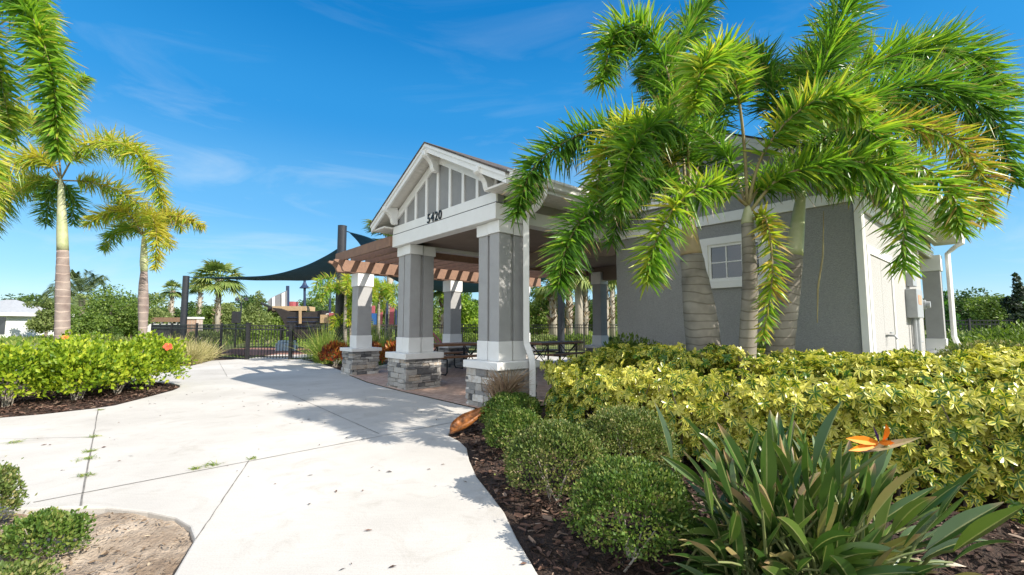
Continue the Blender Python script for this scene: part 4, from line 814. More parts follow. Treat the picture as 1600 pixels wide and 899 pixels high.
# ================================================================== hedges and shrubs
HEDGE = [(0.46, 5.75), (0.40, 5.25), (0.52, 4.8), (0.85, 4.45), (1.35, 4.1), (1.9, 3.72), (2.5, 3.38), (3.1, 3.08), (3.7, 2.8), (4.6, 2.45), (5.6, 2.6), (7.6, 4.6), (7.4, 5.9), (5.6, 5.2), (4.4, 5.0), (3.6, 5.5), (2.6, 6.3), (1.7, 7.0), (1.05, 6.9)]
def hedge_h(P):
    d = poly_dist(P, HEDGE); lump = vnoise(np.c_[P, P[:, :1]*0], 4.2, 11)*.12 + vnoise(np.c_[P, P[:, :1]*0], 11, 3)*.035
    return (0.93+lump)*np.clip(d/.5, 0, 1)**.38
def umbels(mb, pos, nrm, size, rnd, k=7):
    n = len(pos); ref = rdir(n); a = unit(np.cross(nrm, ref)); b = np.cross(nrm, a); ph = rng.uniform(0, 6.28, n)
    for j in range(k):
        th = ph+2*math.pi*j/k+rng.normal(0, .12, n); rad = np.cos(th)[:, None]*a+np.sin(th)[:, None]*b
        blades(mb, pos, unit(rad+nrm*rng.uniform(-.1, .45, n)[:, None]), size*rng.uniform(.8, 1.15, n), size*.50, rng.uniform(-.1, .45, n), nrm+rng.normal(0, .3, (n, 3)), (.18, .62, .95, 1.0, .40), .16, rnd+rng.normal(0, .07, n))
hd = thing('variegated_hedge', 'broad low hedge of yellow and green leaves in front of the grey wall', 'hedge', (2.4, 4.4, 0))
mb = MB(); n = 30000; P = rng.uniform(np.min(HEDGE, 0), np.max(HEDGE, 0), (n, 2)); P = P[inside(P, HEDGE)]; P = P[:12500]; H_ = hedge_h(P)
e = .03; gx = (hedge_h(P+[e, 0])-hedge_h(P-[e, 0]))/(2*e); gy = (hedge_h(P+[0, e])-hedge_h(P-[0, e]))/(2*e)
nr = unit(np.c_[-gx, -gy, np.ones(len(P))]*[.8, .8, 1]); pos = np.c_[P, H_-.30*rng.uniform(0, 1, len(P))**1.8]
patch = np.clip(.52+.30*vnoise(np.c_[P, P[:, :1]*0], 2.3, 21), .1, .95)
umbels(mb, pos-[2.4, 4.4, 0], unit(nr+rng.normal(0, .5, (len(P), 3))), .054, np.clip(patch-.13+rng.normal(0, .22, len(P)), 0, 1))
# the standing front faces
per = np.array(HEDGE); seg = np.roll(per, -1, 0)-per; sl = np.linalg.norm(seg, axis=1); n = 6000
ii = rng.choice(len(per), n, p=sl/sl.sum()); t = rng.uniform(0, 1, n); B0 = per[ii]+seg[ii]*t[:, None]; nin = np.c_[seg[ii][:, 1], -seg[ii][:, 0]]/sl[ii][:, None]
cen = per.mean(0); flip = np.sign(((B0-cen)*nin).sum(1)); nin = nin*flip[:, None]
zz = rng.uniform(.12, .80, n); dep = rng.uniform(-.02, .22, n); Pf = B0-nin*dep[:, None]
pos = np.c_[Pf, zz]; lumpy = .07*vnoise(pos, 6, 4); pos[:, :2] += nin*lumpy[:, None]
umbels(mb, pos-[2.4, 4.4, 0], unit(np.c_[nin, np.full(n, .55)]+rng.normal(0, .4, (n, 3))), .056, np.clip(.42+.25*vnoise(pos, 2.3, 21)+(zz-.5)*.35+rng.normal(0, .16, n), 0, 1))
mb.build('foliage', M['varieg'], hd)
mb = MB()
for k in range(150):
    q = rng.uniform(0, 1); i = rng.integers(0, len(per)); b0_ = per[i]+seg[i]*q; nrm2 = unit(cen-b0_); b0_ = b0_+nrm2*rng.uniform(.15, .5)
    mb.tube(spline([np.r_[b0_, -.05]-[2.4, 4.4, 0], np.r_[b0_+rng.normal(0, .05, 2), .3]-[2.4, 4.4, 0], np.r_[b0_+rng.normal(0, .12, 2), .7]-[2.4, 4.4, 0]], 5), [.012, .010, .008, .006, .004], 5)
mb.build('woody_base', M['bark'], hd)

def shrub(name, label, cat, base, rx, ry, h, m, n, ln, wd, group=None, lump=.16, z0=.0, up=.5, seed=1, fill=.35, stems=12, stem_mat='palebark', z_low=.15, srad=.006, cen_z=.5):
    base = np.asarray([base[0], base[1], base[2] if len(base) > 2 else -.03], float)
    t = thing(name, label, cat, base, 0, group)
    d = rdir(n); d[:, 2] = np.where(d[:, 2] < -.45, -d[:, 2], d[:, 2]); rr = (1+lump*vnoise(d*2.0, 1.6, seed)+.5*lump*vnoise(d*2.0, 4.5, seed+3))
    q = rng.uniform(fill, 1, n)**.45*np.where(vnoise(d*9, 2.0, seed+8) > .62, rng.uniform(1.0, 1.22, n), 1.0); c = np.array([0, 0, h*cen_z+z0]); pos = c + d*np.array([rx, ry, h*(1-cen_z)])[None]*(rr*q)[:, None]; pos[:, 2] = np.maximum(pos[:, 2], z_low*h*rng.uniform(.3, 1.3, n))
    nr = unit(d+rng.normal(0, .5, (n, 3))); dl = unit(d*.8+rdir(n)*.8+np.array([0, 0, up]))
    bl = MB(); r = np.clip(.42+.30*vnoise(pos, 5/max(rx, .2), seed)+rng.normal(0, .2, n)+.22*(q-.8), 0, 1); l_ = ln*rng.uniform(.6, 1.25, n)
    diamonds(bl, pos-dl*l_[:, None]*.5, dl, nr, l_, l_*wd, r); f = bl.build('foliage', m, t)
    sm = MB()
    for k in range(stems):
        th = rng.uniform(0, 6.28); rr_ = rng.uniform(.25, .8)
        sm.tube(spline([(rng.normal(0, .04), rng.normal(0, .04), -.02), (math.cos(th)*rx*rr_*.4, math.sin(th)*ry*rr_*.4, h*.3), (math.cos(th)*rx*rr_*.9, math.sin(th)*ry*rr_*.9, h*rng.uniform(.5, .85))], 6), np.linspace(srad, srad*.4, 6), 5)
    sm.build('woody_base', M[stem_mat], t)
    return t
gr_ = 'rounded small-leaved shrubs along the right edge of the pavement'
shrub('clipped_shrub', 'rounded dense shrub with tan tips, on the mulch nearest the pavement edge and mid-sized', 'shrub', (0.31, 3.38), .37, .35, .58, M['boxtan'], 13000, .022, .62, gr_, seed=2, lump=.15, fill=.6, z_low=.05, stems=6)
shrub('clipped_shrub', 'rounded small-leaved shrub pressed against the front of the yellow hedge', 'shrub', (0.93, 3.70), .40, .36, .62, M['boxtan'], 13000, .022, .62, gr_, seed=3, lump=.15, fill=.6, z_low=.05, stems=6)
shrub('clipped_shrub', 'dark green leafy shrub half under the fallen frond, near the column base', 'shrub', (0.00, 5.35), .36, .36, .50, M['box'], 8500, .027, .6, gr_, fill=.5, z_low=.05, stems=6, seed=4, lump=.16)
shrub('clipped_shrub', 'small green shrub between the shrub under the fallen frond and the tan-tipped round one', 'shrub', (0.02, 4.52), .30, .32, .46, M['box'], 8000, .026, .6, gr_, fill=.5, z_low=.05, stems=6, seed=5, lump=.16)
shrub('clipped_shrub', 'loose bright-tipped shrub at the bottom edge of the photo beside the strap-leaved plant', 'shrub', (0.66, 2.55), .34, .32, .52, M['box'], 11000, .023, .6, gr_, fill=.5, z_low=.05, stems=6, seed=6, lump=.2)
gs = 'low shrubs in the sandy bed'
shrub('low_shrub', 'yellow-green shrub cut by the left edge of the photo in the sandy bed', 'shrub', (-3.36, 2.90, -.08), .20, .22, .44, M['boxtan'], 5200, .026, .6, gs, seed=7, lump=.2)
shrub('low_shrub', 'low spreading green shrub in the middle of the sandy bed', 'shrub', (-2.63, 2.64, -.08), .22, .18, .27, M['box'], 4200, .024, .6, gs, seed=8, lump=.25)
shrub('low_shrub', 'small orange-tinged shrub in the bottom left corner of the photo', 'shrub', (-2.30, 2.08, -.08), .26, .2, .25, M['boxtan'], 4400, .024, .6, gs, seed=9, lump=.25)

def flower5(name, m, par, loc, r, face):
    face = unit(np.array(face, float)); a = unit(np.cross(face, [0.1, 0.2, 1])); b = np.cross(face, a); mb = MB()
    for k in range(5):
        th = 2*math.pi*k/5+.3; d = math.cos(th)*a+math.sin(th)*b
        blades(mb, [(0, 0, 0)], d+face*.35, r, r*.85, .15, [face], (.25, .8, 1, .9, .45), .1, .5)
    o = mb.build(name, m, par, origin=None, loc=loc)
    mb = MB(); mb.tube([(0, 0, 0), face*r*.6, face*r*1.0+np.array([0, 0, .01])], [.006, .005, .008], 6); mb.build('stamen', M['yellow'], o)
    return o
gh = 'hibiscus shrubs in the left bed'
hib = []
for lab, x, y, rx, h, sd_ in [('hibiscus shrub at the left picture edge carrying an orange-red flower on top', -7.95, 7.15, .62, 1.06, 31),
                          ('hibiscus shrub with bare pale stems spreading low, in front of the tall palm trunk', -7.3, 7.65, .60, .98, 32),
                          ('flowerless hibiscus shrub just left of the end one, pale stems at its foot', -7.32, 8.45, .60, .99, 33),
                          ('last hibiscus shrub at the right end of the bed, with one red flower', -7.35, 9.2, .62, 1.10, 34),
                          ('hibiscus shrub in the back row beside the purplish trunk, one coral flower on top', -8.5, 8.75, .70, 1.08, 35)]:
    hib.append(shrub('hibiscus_shrub', lab, 'shrub', (x, y, -.04), rx, rx, h, M['hib'], 4400, .075, .62, gh, seed=sd_, lump=.34, stems=13, srad=.008, z_low=.07, fill=.12, cen_z=.44))
vw = np.array([0.6, -.65, .45])
flower5('flower', M['coral'], hib[0], np.array([.02, -.30, 1.00]), .075, vw); flower5('flower', M['coral'], hib[0], np.array([.10, -.30, .96]), .05, (.9, -.3, .3))
flower5('flower', M['red'], hib[3], np.array([.50, -.22, .86]), .085, vw); flower5('flower', M['coral'], hib[4], np.array([.12, -.30, 1.05]), .06, vw)
# loose soil-side greenery between wall and hedge
shrub('upright_shrub', 'green shrub with upright shoots against the grey wall right of the palm trunks', 'shrub', (3.25, 5.85), .40, .34, 1.12, M['mid'], 1500, .075, .42, seed=41, lump=.35, up=1.2)
shrub('upright_shrub', 'dark green shrub against the wall left of the thick palm trunk', 'shrub', (1.9, 7.35), .75, .34, 1.08, M['mid'], 2600, .07, .42, seed=42, lump=.25, up=1.0)
gb = 'bushes beyond the right end of the building'
shrub('wild_bush', 'mid-green bush with coppery tips just right of the rear downspout', 'bush', (9.0, 8.4), 1.1, .9, 1.0, M['boxtan'], 5200, .075, .5, gb, seed=43, lump=.25)
shrub('wild_bush', 'bright green bush at the right edge behind the yellow hedge', 'bush', (11.6, 10.2), 1.5, 1.2, 1.25, M['mid'], 5200, .09, .5, gb, seed=44, lump=.3)
shrub('wild_bush', 'low dark bush in front of the fence right of the building', 'bush', (12.3, 12.6), 1.6, 1.2, 1.05, M['oak'], 4200, .10, .5, gb, seed=45, lump=.3)
shrub('wild_bush', 'yellowish bush between the rear column and the dark fence', 'bush', (15.2, 15.6), 2.2, 1.2, 1.05, M['pale'], 4200, .11, .5, gb, seed=46, lump=.3)

# ---- bird of paradise
bp = np.array([1.30, 2.30, -.02])
t = thing('bird_of_paradise', 'big clump of dark strap leaves with an orange crane-like flower, bottom right', 'plant', bp)
n = 420; th = rng.uniform(0, 2*math.pi, n); el = rng.uniform(.12, 1.30, n); el[:60] = rng.uniform(.75, 1.3, 60)
d = np.c_[np.cos(th)*np.cos(el), np.sin(th)*np.cos(el)*.8, np.sin(el)]; stem = rng.uniform(.14, .54, n)*(.75+.4*np.sin(el)); b0_ = np.c_[rng.normal(0.14, .18, n), rng.normal(0, .10, n), np.zeros(n)]
tip = b0_+d*stem[:, None]+np.c_[np.zeros((n, 2)), -.05*np.cos(el)]
mb = MB()
for i in range(n): mb.tube(spline([b0_[i], b0_[i]+d[i]*stem[i]*.55+[0, 0, .03], tip[i]], 5), [.008, .0075, .007, .006, .005], 5, cap=False)
mb.build('stalks', M['boprib'], t, smooth=True)
mb = MB(); bl = rng.uniform(.20, .42, n); r = np.clip(rng.normal(.42, .2, n), 0, .84); k = rng.uniform(0, 1, n) < .10; r[k] = rng.uniform(.88, 1, k.sum())
d2 = unit(d+np.c_[rng.normal(0, .12, (n, 2)), rng.uniform(-.08, .2, n)]); nrb = unit(np.cross(np.cross(d2, [0, 0, 1]), d2)+rng.normal(0, .75, (n, 3)))
blades(mb, tip, d2, bl, bl*rng.uniform(.11, .19, n), rng.uniform(.02, .34, n), nrb, (.12, .5, .82, .97, 1.0, .9, .7, .42, .05), .34, r)
mb.build('leaves', M['bop'], t)
mb = MB(); n2 = 60; th = rng.uniform(0, 6.28, n2); d = np.c_[np.cos(th), np.sin(th), rng.uniform(.0, .5, n2)]
blades(mb, np.c_[rng.normal(0, .12, (n2, 2)), np.full(n2, .03)], d, rng.uniform(.4, .75, n2), rng.uniform(.03, .05, n2), rng.uniform(.3, .6, n2), None, (.5, .9, 1, .8, .5, .1), .3, np.where(rng.uniform(0, 1, n2) < .5, rng.uniform(.85, 1, n2), rng.uniform(.1, .5, n2)))
mb.build('old_leaves', M['bop'], t)
fb = W(1385, 694, 2.0)-bp
mb = MB(); mb.tube(spline([(.05, 0, .0), (.15, -.02, .35), fb+[-.03, 0, -.04], fb], 10), .008, 6); fs = mb.build('flower_stalk', M['boprib'], t, smooth=True)
mb = MB(); blades(mb, [W(1345, 706, 2.0)-bp], W(1420, 692, 1.98)-W(1345, 706, 2.0), .25, .034, -.05, [(0, -.8, .5)], (.3, .9, 1, .8, .45, .05), .8, .5); mb.build('beak', M['bract'], fs)
pet = MB()
for a, b_, wd_ in [((1372, 692), (1322, 684), .036), ((1370, 694), (1326, 703), .030), ((1378, 690), (1384, 662), .040), ((1374, 692), (1392, 688), .030), ((1376, 692), (1398, 692), .02)]:
    A = W(a[0], a[1], 1.98)-bp; Bq = W(b_[0], b_[1], 1.94)-bp; blades(pet, [A], Bq-A, np.linalg.norm(Bq-A), wd_, .02, [(.2, -1, .3)], (.3, .8, 1, .75, .05), .3, .5)
pet.build('petals', M['orange'], fs)
pet = MB(); A = W(1372, 690, 1.97)-bp; Bq = W(1364, 666, 1.95)-bp; blades(pet, [A], Bq-A, np.linalg.norm(Bq-A), .014, 0, [(0, -1, .2)], (.4, 1, .6, .05), .4, .5); pet.build('inner_petal', M['purple'], fs)

# ---- fallen palm frond lying over the shrub
ff = thing('fallen_palm_frond', 'fallen dry palm frond with a shiny orange-brown sheath tipped onto the pavement', 'palm frond', W(735, 662, 5.5)*[1, 1, 0])
fo = W(735, 662, 5.5)*[1, 1, 0]
A = W(708, 678, 5.2)-fo; Bq = W(768, 642, 5.45)-fo; ax = Bq-A; K = 12; mb = MB(); V = []
up0 = np.array([-.55, -.45, .75]); sd_ = unit(np.cross(ax, up0)); up_ = unit(np.cross(sd_, ax)); J = 11
for i in range(K):
    u = i/(K-1); wv = .125*np.interp(u, [0, .15, .35, .7, 1], [.72, .95, 1, .62, .22]); ce = A+ax*u
    for j in range(J):
        a = -2.0+4.0*j/(J-1); V.append(ce+sd_*(-math.sin(a))*wv+up_*(-math.cos(a))*wv*.55+up_*.07+ax*(.10*abs(a)-.08)*(1-u)*.9)
Fq = [[i*J+j, i*J+j+1, (i+1)*J+j+1, (i+1)*J+j] for i in range(K-1) for j in range(J-1)]
mb.add(V, np.array(Fq)); o = mb.build('sheath', M['boot'], ff, smooth=True); so = o.modifiers.new('thick', 'SOLIDIFY'); so.thickness = .006
S = spline([Bq+up_*.01, W(778, 634, 5.5)-fo, W(790, 618, 5.55)-fo, W(797, 600, 5.6)-fo], 16)
mb = MB(); mb.tube(S, np.linspace(.022, .010, 16), 8); mb.build('stalk', M['dryfrond'], ff, smooth=True)
mb = MB(); mb.tube([W(778, 630, 5.5)-fo, W(762, 622, 5.45)-fo], [.008, .005], 6); mb.build('broken_stalk', M['dryfrond'], ff)
n = 340; t_ = rng.uniform(.3, 1, n); i = (t_*15).astype(int); pos = S[i]; tgt = np.c_[rng.uniform(748, 842, n), rng.uniform(566, 612, n)]
tg = np.array([W(a, b_, 5.55+rng.normal(0, .12))-fo for a, b_ in tgt]); d = tg-pos
mb = MB(); blades(mb, pos, d, np.clip(np.linalg.norm(d, axis=1), .12, .42), rng.uniform(.008, .016, n), rng.uniform(.0, .12, n), None, (.5, 1, .8, .1), .3, rng.uniform(.2, 1, n)); mb.build('dry_leaflets', M['dryfrond'], ff)

# ---- grasses, crotons, small palms by the gate
def grass_clump(name, label, base, h, sp, m, n, group, wd=.012):
    base = np.r_[base, -.04]; t = thing(name, label, 'grass clump', base, 0, group); th = rng.uniform(0, 6.28, n); lean = np.abs(rng.normal(0, sp, n))
    d = np.c_[np.cos(th)*lean, np.sin(th)*lean, np.ones(n)]; mb = MB()
    blades(mb, np.c_[rng.normal(0, .10, (n, 2)), np.zeros(n)], d, h*rng.uniform(.55, 1.15, n), wd, rng.uniform(.1, .55, n), unit(np.c_[-np.sin(th), np.cos(th), np.zeros(n)]+rng.normal(0, .5, (n, 3))), (1, .9, .75, .5, .1), .1, rng.uniform(0, 1, n)); mb.build('blades', m, t); return t
gm_ = 'dry grass clumps by the fence'
for lab, x, y, h in [('straw-coloured grass clump nearest the pavement, left of the gate', -10.35, 14.6, .85), ('straw-coloured grass clump against the fence closest to the gate post', -10.9, 16.0, .85), ('straw-coloured grass clump just behind the red hibiscus flower', -11.3, 14.7, .95),
                     ('tall pale grass clump in front of the leaning fence stems', -11.9, 16.2, 1.05), ('grass clump farthest left, half hidden by hibiscus', -12.6, 15.0, .95), ('grass clump in the middle of the dry grass bed', -11.2, 15.4, .9)]:
    grass_clump('dry_grass_clump', lab, (x, y), h*1.12, .66, M['tigrass'], 620, gm_, .018)
gf = 'green fountain grass beside the pergola'
grass_clump('fountain_grass', 'green fountain grass clump right beside the open gate', G(506, 567)[:2], 1.6, .52, M['fgrass'], 800, gf, .018)
grass_clump('fountain_grass', 'green fountain grass clump seen between the pergola post and the left column', B(-8.6, 1.9)[:2], 1.6, .5, M['fgrass'], 800, gf, .018)
grass_clump('fountain_grass', 'small green fountain grass clump behind the orange croton', G(533, 566)[:2], 1.0, .45, M['fgrass'], 380, gf, .018)
gc = 'red crotons beside the pergola'
shrub('croton', 'orange-red croton bush left of the first pergola post', 'bush', G(524, 572)[:2], .50, .45, .74, M['croton'], 900, .16, .24, gc, seed=51, up=.9, lump=.2)
shrub('croton', 'dark red croton bush behind the first pergola post, left of the stone column', 'bush', B(-7.5, 1.35)[:2], .46, .5, .80, M['croton'], 900, .15, .24, gc, seed=52, up=.9, lump=.2)
shrub('croton', 'dark red croton bush farthest along the pergola edge', 'bush', B(-7.7, 2.3)[:2], .46, .5, .80, M['croton'], 900, .15, .24, gc, seed=53, up=.9, lump=.2)
def small_palm(label, px, py, d, s, group, k=11):
    base = W(px, 560, d)*[1, 1, 0]; top = W(px, py, d); t = thing('feathery_palm', label, 'palm tree', base, 0, group)
    mb = MB(); mb.tube([(0, 0, 0), (top-base)*[.8, .8, .5], top-base], [.07, .06, .04], 10); mb.build('trunk', M['trunk'], t, smooth=True)
    for i in range(k):
        th = 2*math.pi*i/k+rng.normal(0, .2); r_ = s*rng.uniform(.75, 1.1); hh = rng.uniform(.1, .8)*s; dx = np.array([math.cos(th), math.sin(th), 0])
        frond(t, base, [top, top+dx*r_*.4+[0, 0, hh*.75], top+dx*r_*.8+[0, 0, hh*.6], top+dx*r_*1.05+[0, 0, hh*.6-.45*s]], width=.30, dens=.62, tone=rng.uniform(.55, .72), lw=.022)
    return t
gsp = 'feathery yellow-green palms by the playground fence'
small_palm('yellow-green feathery palm left of the first pergola post', 540, 462, 15.2, 1.05, gsp)
small_palm('yellow-green feathery palm between the first pergola post and the left column', 592, 466, 16.2, 1.15, gsp)
small_palm('shorter feathery palm low beside the fountain grass', 548, 505, 15.8, .8, gsp, 9)

# ================================================================== fence and gate
def fence_panel(mb, a, b, h, z0=.06, gap=.105):
    a = np.asarray(a, float); b = np.asarray(b, float); L_ = np.linalg.norm(b-a); d = (b-a)/L_
    for z in (h, h-.14, z0+.06): mb.bar(np.r_[a, z], np.r_[b, z], .035, .04)
    k = max(2, int(L_/gap))
    for i in range(1, k): p = a+d*L_*i/k; mb.bar(np.r_[p, z0], np.r_[p, h-.02], .019, .019, (d[0], d[1], 0))
def fence(label, pts, h=1.25, step=2.3):
    o = np.r_[pts[0], -.1]; t = thing('metal_fence', label, 'fence', o)
    for i in range(len(pts)-1):
        a = np.array(pts[i], float); b = np.array(pts[i+1], float); n = max(1, int(round(np.linalg.norm(b-a)/step)))
        for k in range(n):
            p0 = a+(b-a)*k/n-o[:2]; p1 = a+(b-a)*(k+1)/n-o[:2]
            mb = MB(); fence_panel(mb, p0, p1, h+.1); mb.build('panel', M['black'], t)
            if not (i == 0 and k == 0) or True:
                mb = MB(); mb.box(p0[0]-.032, p0[0]+.032, p0[1]-.032, p0[1]+.032, 0, h+.16); mb.box(p0[0]-.042, p0[0]+.042, p0[1]-.042, p0[1]+.042, h+.16, h+.18); mb.build('fence_post', M['black'], t)
    e = np.array(pts[-1])-o[:2]; mb = MB(); mb.box(e[0]-.032, e[0]+.032, e[1]-.032, e[1]+.032, 0, h+.18); mb.build('fence_post', M['black'], t)
    return t
GL, GR = np.array([-9.62, 16.42]), np.array([-8.05, 16.42])
fence('black metal picket fence left of the gate, running off behind the dry grass', [GL, (-11.3, 17.5), (-13, 18.55), (-14.9, 19.7), (-17.2, 21.5), (-22, 30)], step=2.1)
fence('black metal picket fence from the gate round behind the pergola and pavilion', [GR, (-6.6, 18.3), (-4.8, 20.3), (-2.4, 21.7), (.2, 22.2), (3.5, 21.9), (9, 21)])
fence('low black rail fence among the bushes right of the building', [(14.2, 18.6), (17.5, 17.2), (22, 15.6)], 1.42)
gt = thing('metal_gate', 'black metal picket gate at the far end of the pavement', 'gate', np.r_[GL, 0])
mb = MB(); a = np.array([.06, 0]); b = np.array([1.51, 0]); fence_panel(mb, a, b, 1.22, .04); mb.build('gate_leaf', M['black'], gt)
for x in (0, 1.57): mb = MB(); mb.box(x-.055, x+.055, -.055, .055, -.1, 1.30); mb.box(x-.07, x+.07, -.07, .07, 1.30, 1.335); mb.build('gate_post', M['black'], gt)
mb = MB(); mb.box(1.40, 1.50, -.05, .05, .82, 1.02); mb.build('latch', M['black'], gt)

# ================================================================== shade sails
def sail_post(label, px, py, d, r, lean=0.0):
    top = W(px, py, d); t = thing('sail_post', label, 'post', top*[1, 1, 0], 0, 'shade sail posts'); h = top[2]
    mb = MB(); mb.tube([(0, 0, -.1), (0, 0, h)], r, 24); mb.build('pole', M['post'], t, smooth=False)
    mb = MB(); mb.tube([(0, 0, h), (0, 0, h+.02)], r*1.03, 24); mb.build('cap', M['post'], t)
    mb = MB(); mb.tube([(0, 0, -.1), (0, 0, .05)], r*1.6, 24); mb.build('base_plate', M['post'], t)
    return t
sail_post('tall thick charcoal post standing left of the pergola', 535, 354, 15.6, .15)
sail_post('shorter charcoal post at the left tip of the long navy sail', 291, 432, 23.5, .15)
sail_post('dark post seen through the pavilion right of the downspout', 876, 405, 19.5, .15)
def swept_sail(label, top, bot, sag=.12):
    """a long sail between two measured hanging edges"""
    T1 = spline([W(*q) for q in top], 40); T2 = spline([W(*q) for q in bot], 40); o = T1[0].copy(); J = 10; V = []
    for j in range(J+1):
        u = j/J; R_ = T1*(1-u)+T2*u; R_[:, 2] -= sag*4*u*(1-u)*np.minimum(1, np.linalg.norm(T1-T2, axis=1)/3); V.append(R_-o)
    Fq = [[j*40+i, j*40+i+1, (j+1)*40+i+1, (j+1)*40+i] for j in range(J) for i in range(39)]
    t = thing('shade_sail', label, 'shade sail', o, 0, 'navy shade sails over the playground'); mb = MB(); mb.add(np.concatenate(V), np.array(Fq)); fb_ = mb.build('fabric', M['sail'], t, smooth=True)
    mo = fb_.modifiers.new('thick', 'SOLIDIFY'); mo.thickness = .008
    mb = MB(); mb.tube(T1-o, .012, 6); mb.tube(T2-o, .012, 6); mb.build('edge_cable', M['sail'], fb_)
    mb = MB(); mb.tube([T1[0]-o, T1[0]-o+unit(T1[0]-T1[4])*.25], .02, 6); mb.build('shackle', M['black'], t); mb = MB(); mb.tube([T1[-1]-o, T1[-1]-o+unit(T1[-1]-T1[-5])*.25], .02, 6); mb.build('shackle', M['black'], t)
swept_sail('long navy shade sail stretched from the short left post to the tall post', [(298, 434, 23.4), (360, 433.2, 21.6), (420, 430.5, 19.8), (470, 418, 18), (505, 402.5, 16.9), (531, 387, 15.8)], [(298, 434.3, 23.4), (360, 434.8, 23.3), (420, 437, 23), (475, 438.5, 22.7), (520, 434, 22.3), (566, 425, 22)])
swept_sail('navy shade sail with one corner pointing up beside the tall post, mostly behind the pergola', [(546, 363, 18.5), (572, 370, 18.6), (602, 382, 18.8), (690, 415, 19.2), (780, 430, 19.5), (866, 434, 19.7)], [(546, 363.5, 18.5), (562, 381, 19.5), (585, 415, 21.5), (640, 447, 23.5), (740, 457, 23.5), (866, 435, 19.7)])

# ================================================================== playground
sh = thing('pirate_ship', 'dark wooden play ship with a striped grey and white sail beyond the gate', 'play ship', W(470, 540, 26)*[1, 1, 0])
so_ = np.array(W(470, 540, 26)*[1, 1, 0])
def S_(x, y, d=26): return W(x, y, d)-so_
hull = [(424, 481), (431, 486), (440, 498), (448, 514), (457, 524), (470, 530), (488, 528), (500, 515), (503, 485), (490, 487), (470, 488), (450, 487), (436, 482)]
mb = MB(); mb.prism([S_(x, y, 25.4) for x, y in hull], (0, 1.5, 0)); hl = mb.build('hull', M['shipwood'], sh)
mb = MB()
for y in (496, 503, 510): mb.bar(S_(449, y, 25.36), S_(500, y, 25.36), .03, .035)
mb.build('plank_rail', M['navy'], hl)
mb = MB(); mb.tube([S_(432, 484, 26), S_(408, 474, 26)], .07, 8); mb.build('bowsprit', M['black'], sh)
mb = MB(); mb.tube([S_(429, 488, 26), S_(426, 482, 26), S_(421, 483, 26), S_(418, 487, 26)], [.10, .15, .13, .03], 10); mb.build('figurehead', M['shipwood'], sh)
sl_ = [(416.5, 473), (423, 466), (433, 461), (448.5, 454), (448.5, 484), (436, 481), (423, 478)]
mb = MB(); mb.prism([S_(x, y, 26) for x, y in sl_], (0, .04, 0)); fs_ = mb.build('sail', mat('grey_canvas', (.22, .22, .23), .8), sh)
mb = MB()
for xa, xb, ya, yb in ((425, 429, 465.5, 463.5), (440, 445, 459, 456.6)): mb.prism([S_(xa, ya, 25.95), S_(xb, yb, 25.95), S_(xb, 482, 25.95), S_(xa, 480, 25.95)], (0, .03, 0))
mb.build('white_stripe', M['white'], fs_)
mb = MB(); mb.tube([S_(449.5, 500, 26.1), S_(449.5, 447, 26.1)], .09, 10); mb.build('mast', M['navy'], sh)
mb = MB(); mb.tube([S_(476, 500, 26.4), S_(476, 436, 26.4)], .07, 10); m2 = mb.build('mast', M['navy'], sh)
mb = MB(); mb.tube([S_(476, 450.5, 26.4), S_(476, 446, 26.4), S_(476, 440, 26.4)], [.30, .15, .05], 12); mb.build('lantern_roof', M['navy'], m2)
mb = MB(); mb.box(*[v for v in (S_(451, 0)[0], S_(500, 0)[0], -.3, .9, S_(0, 486)[2], S_(0, 479)[2])]); mb.build('deck_cover', M['tan'], sh)
mb = MB(); mb.bar(S_(469, 506, 25.3), S_(469, 480, 25.3), .13, .06, (0, 1, 0)); mb.build('wooden_post', M['tan'], sh)
mb = MB(); mb.box(S_(464, 0)[0], S_(474, 0)[0], .3, .9, S_(0, 480)[2], S_(0, 471)[2]); mb.build('cabin', M['plum'], sh)
for x in (440, 462, 488): mb = MB(); mb.bar(np.r_[S_(x, 510, 26)[:2], -.1], S_(x, 512, 26), .12, .12); mb.build('support', M['black'], sh)
mb = MB()
for k in range(5):
    x0 = 503+k*4.2; mb.tube([S_(x0, 505, 26), S_(x0+.3, 497-k*.8, 26), S_(x0+2.1, 493-k*1.2, 26), S_(x0+3.9, 497-k*1.2, 26), S_(x0+4.2, 505, 26)], .022, 6)
mb.bar(S_(503, 505, 26), S_(525, 505, 26), .05, .05); mb.bar(S_(503, 493, 26), S_(525, 487, 26), .05, .05); mb.build('arched_railing', M['white'], sh)
for x, y, lab in ((441, 531, 'pale blue play step on the red-brown surface, the left of the two'), (455, 529, 'pale blue play step nearest the ship, the right of the two')):
    b_ = thing('play_step', lab, 'play step', W(x, 546, 23.5)*[1, 1, 0], .3, 'pale blue play steps'); mb = MB(); mb.box(-.28, .28, -.25, .25, -.1, .32); mb.build('block', M['lightblue'], b_, .03); mb = MB(); mb.box(-.2, .2, -.17, .17, .32, .45); mb.build('upper_block', M['lightblue'], b_, .03)
pt = thing('play_tower', 'climbing tower with red panels, a blue lattice frame and navy posts behind the yellow palms', 'play tower', W(575, 540, 25)*[1, 1, 0]); po_ = W(575, 540, 25)*[1, 1, 0]
T_ = lambda x, y, d=25: W(x, y, d)-po_
for x, yt, d in ((516, 430, 25), (529, 430, 25), (563, 470, 24.5), (605, 468, 24.5), (619, 475, 26), (640, 452, 26), (650, 462, 26)):
    mb = MB(); mb.tube([np.r_[T_(x, 500, d)[:2], -.1], T_(x, yt, d)], .06, 8); mb.build('tower_post', M['navy'], pt)
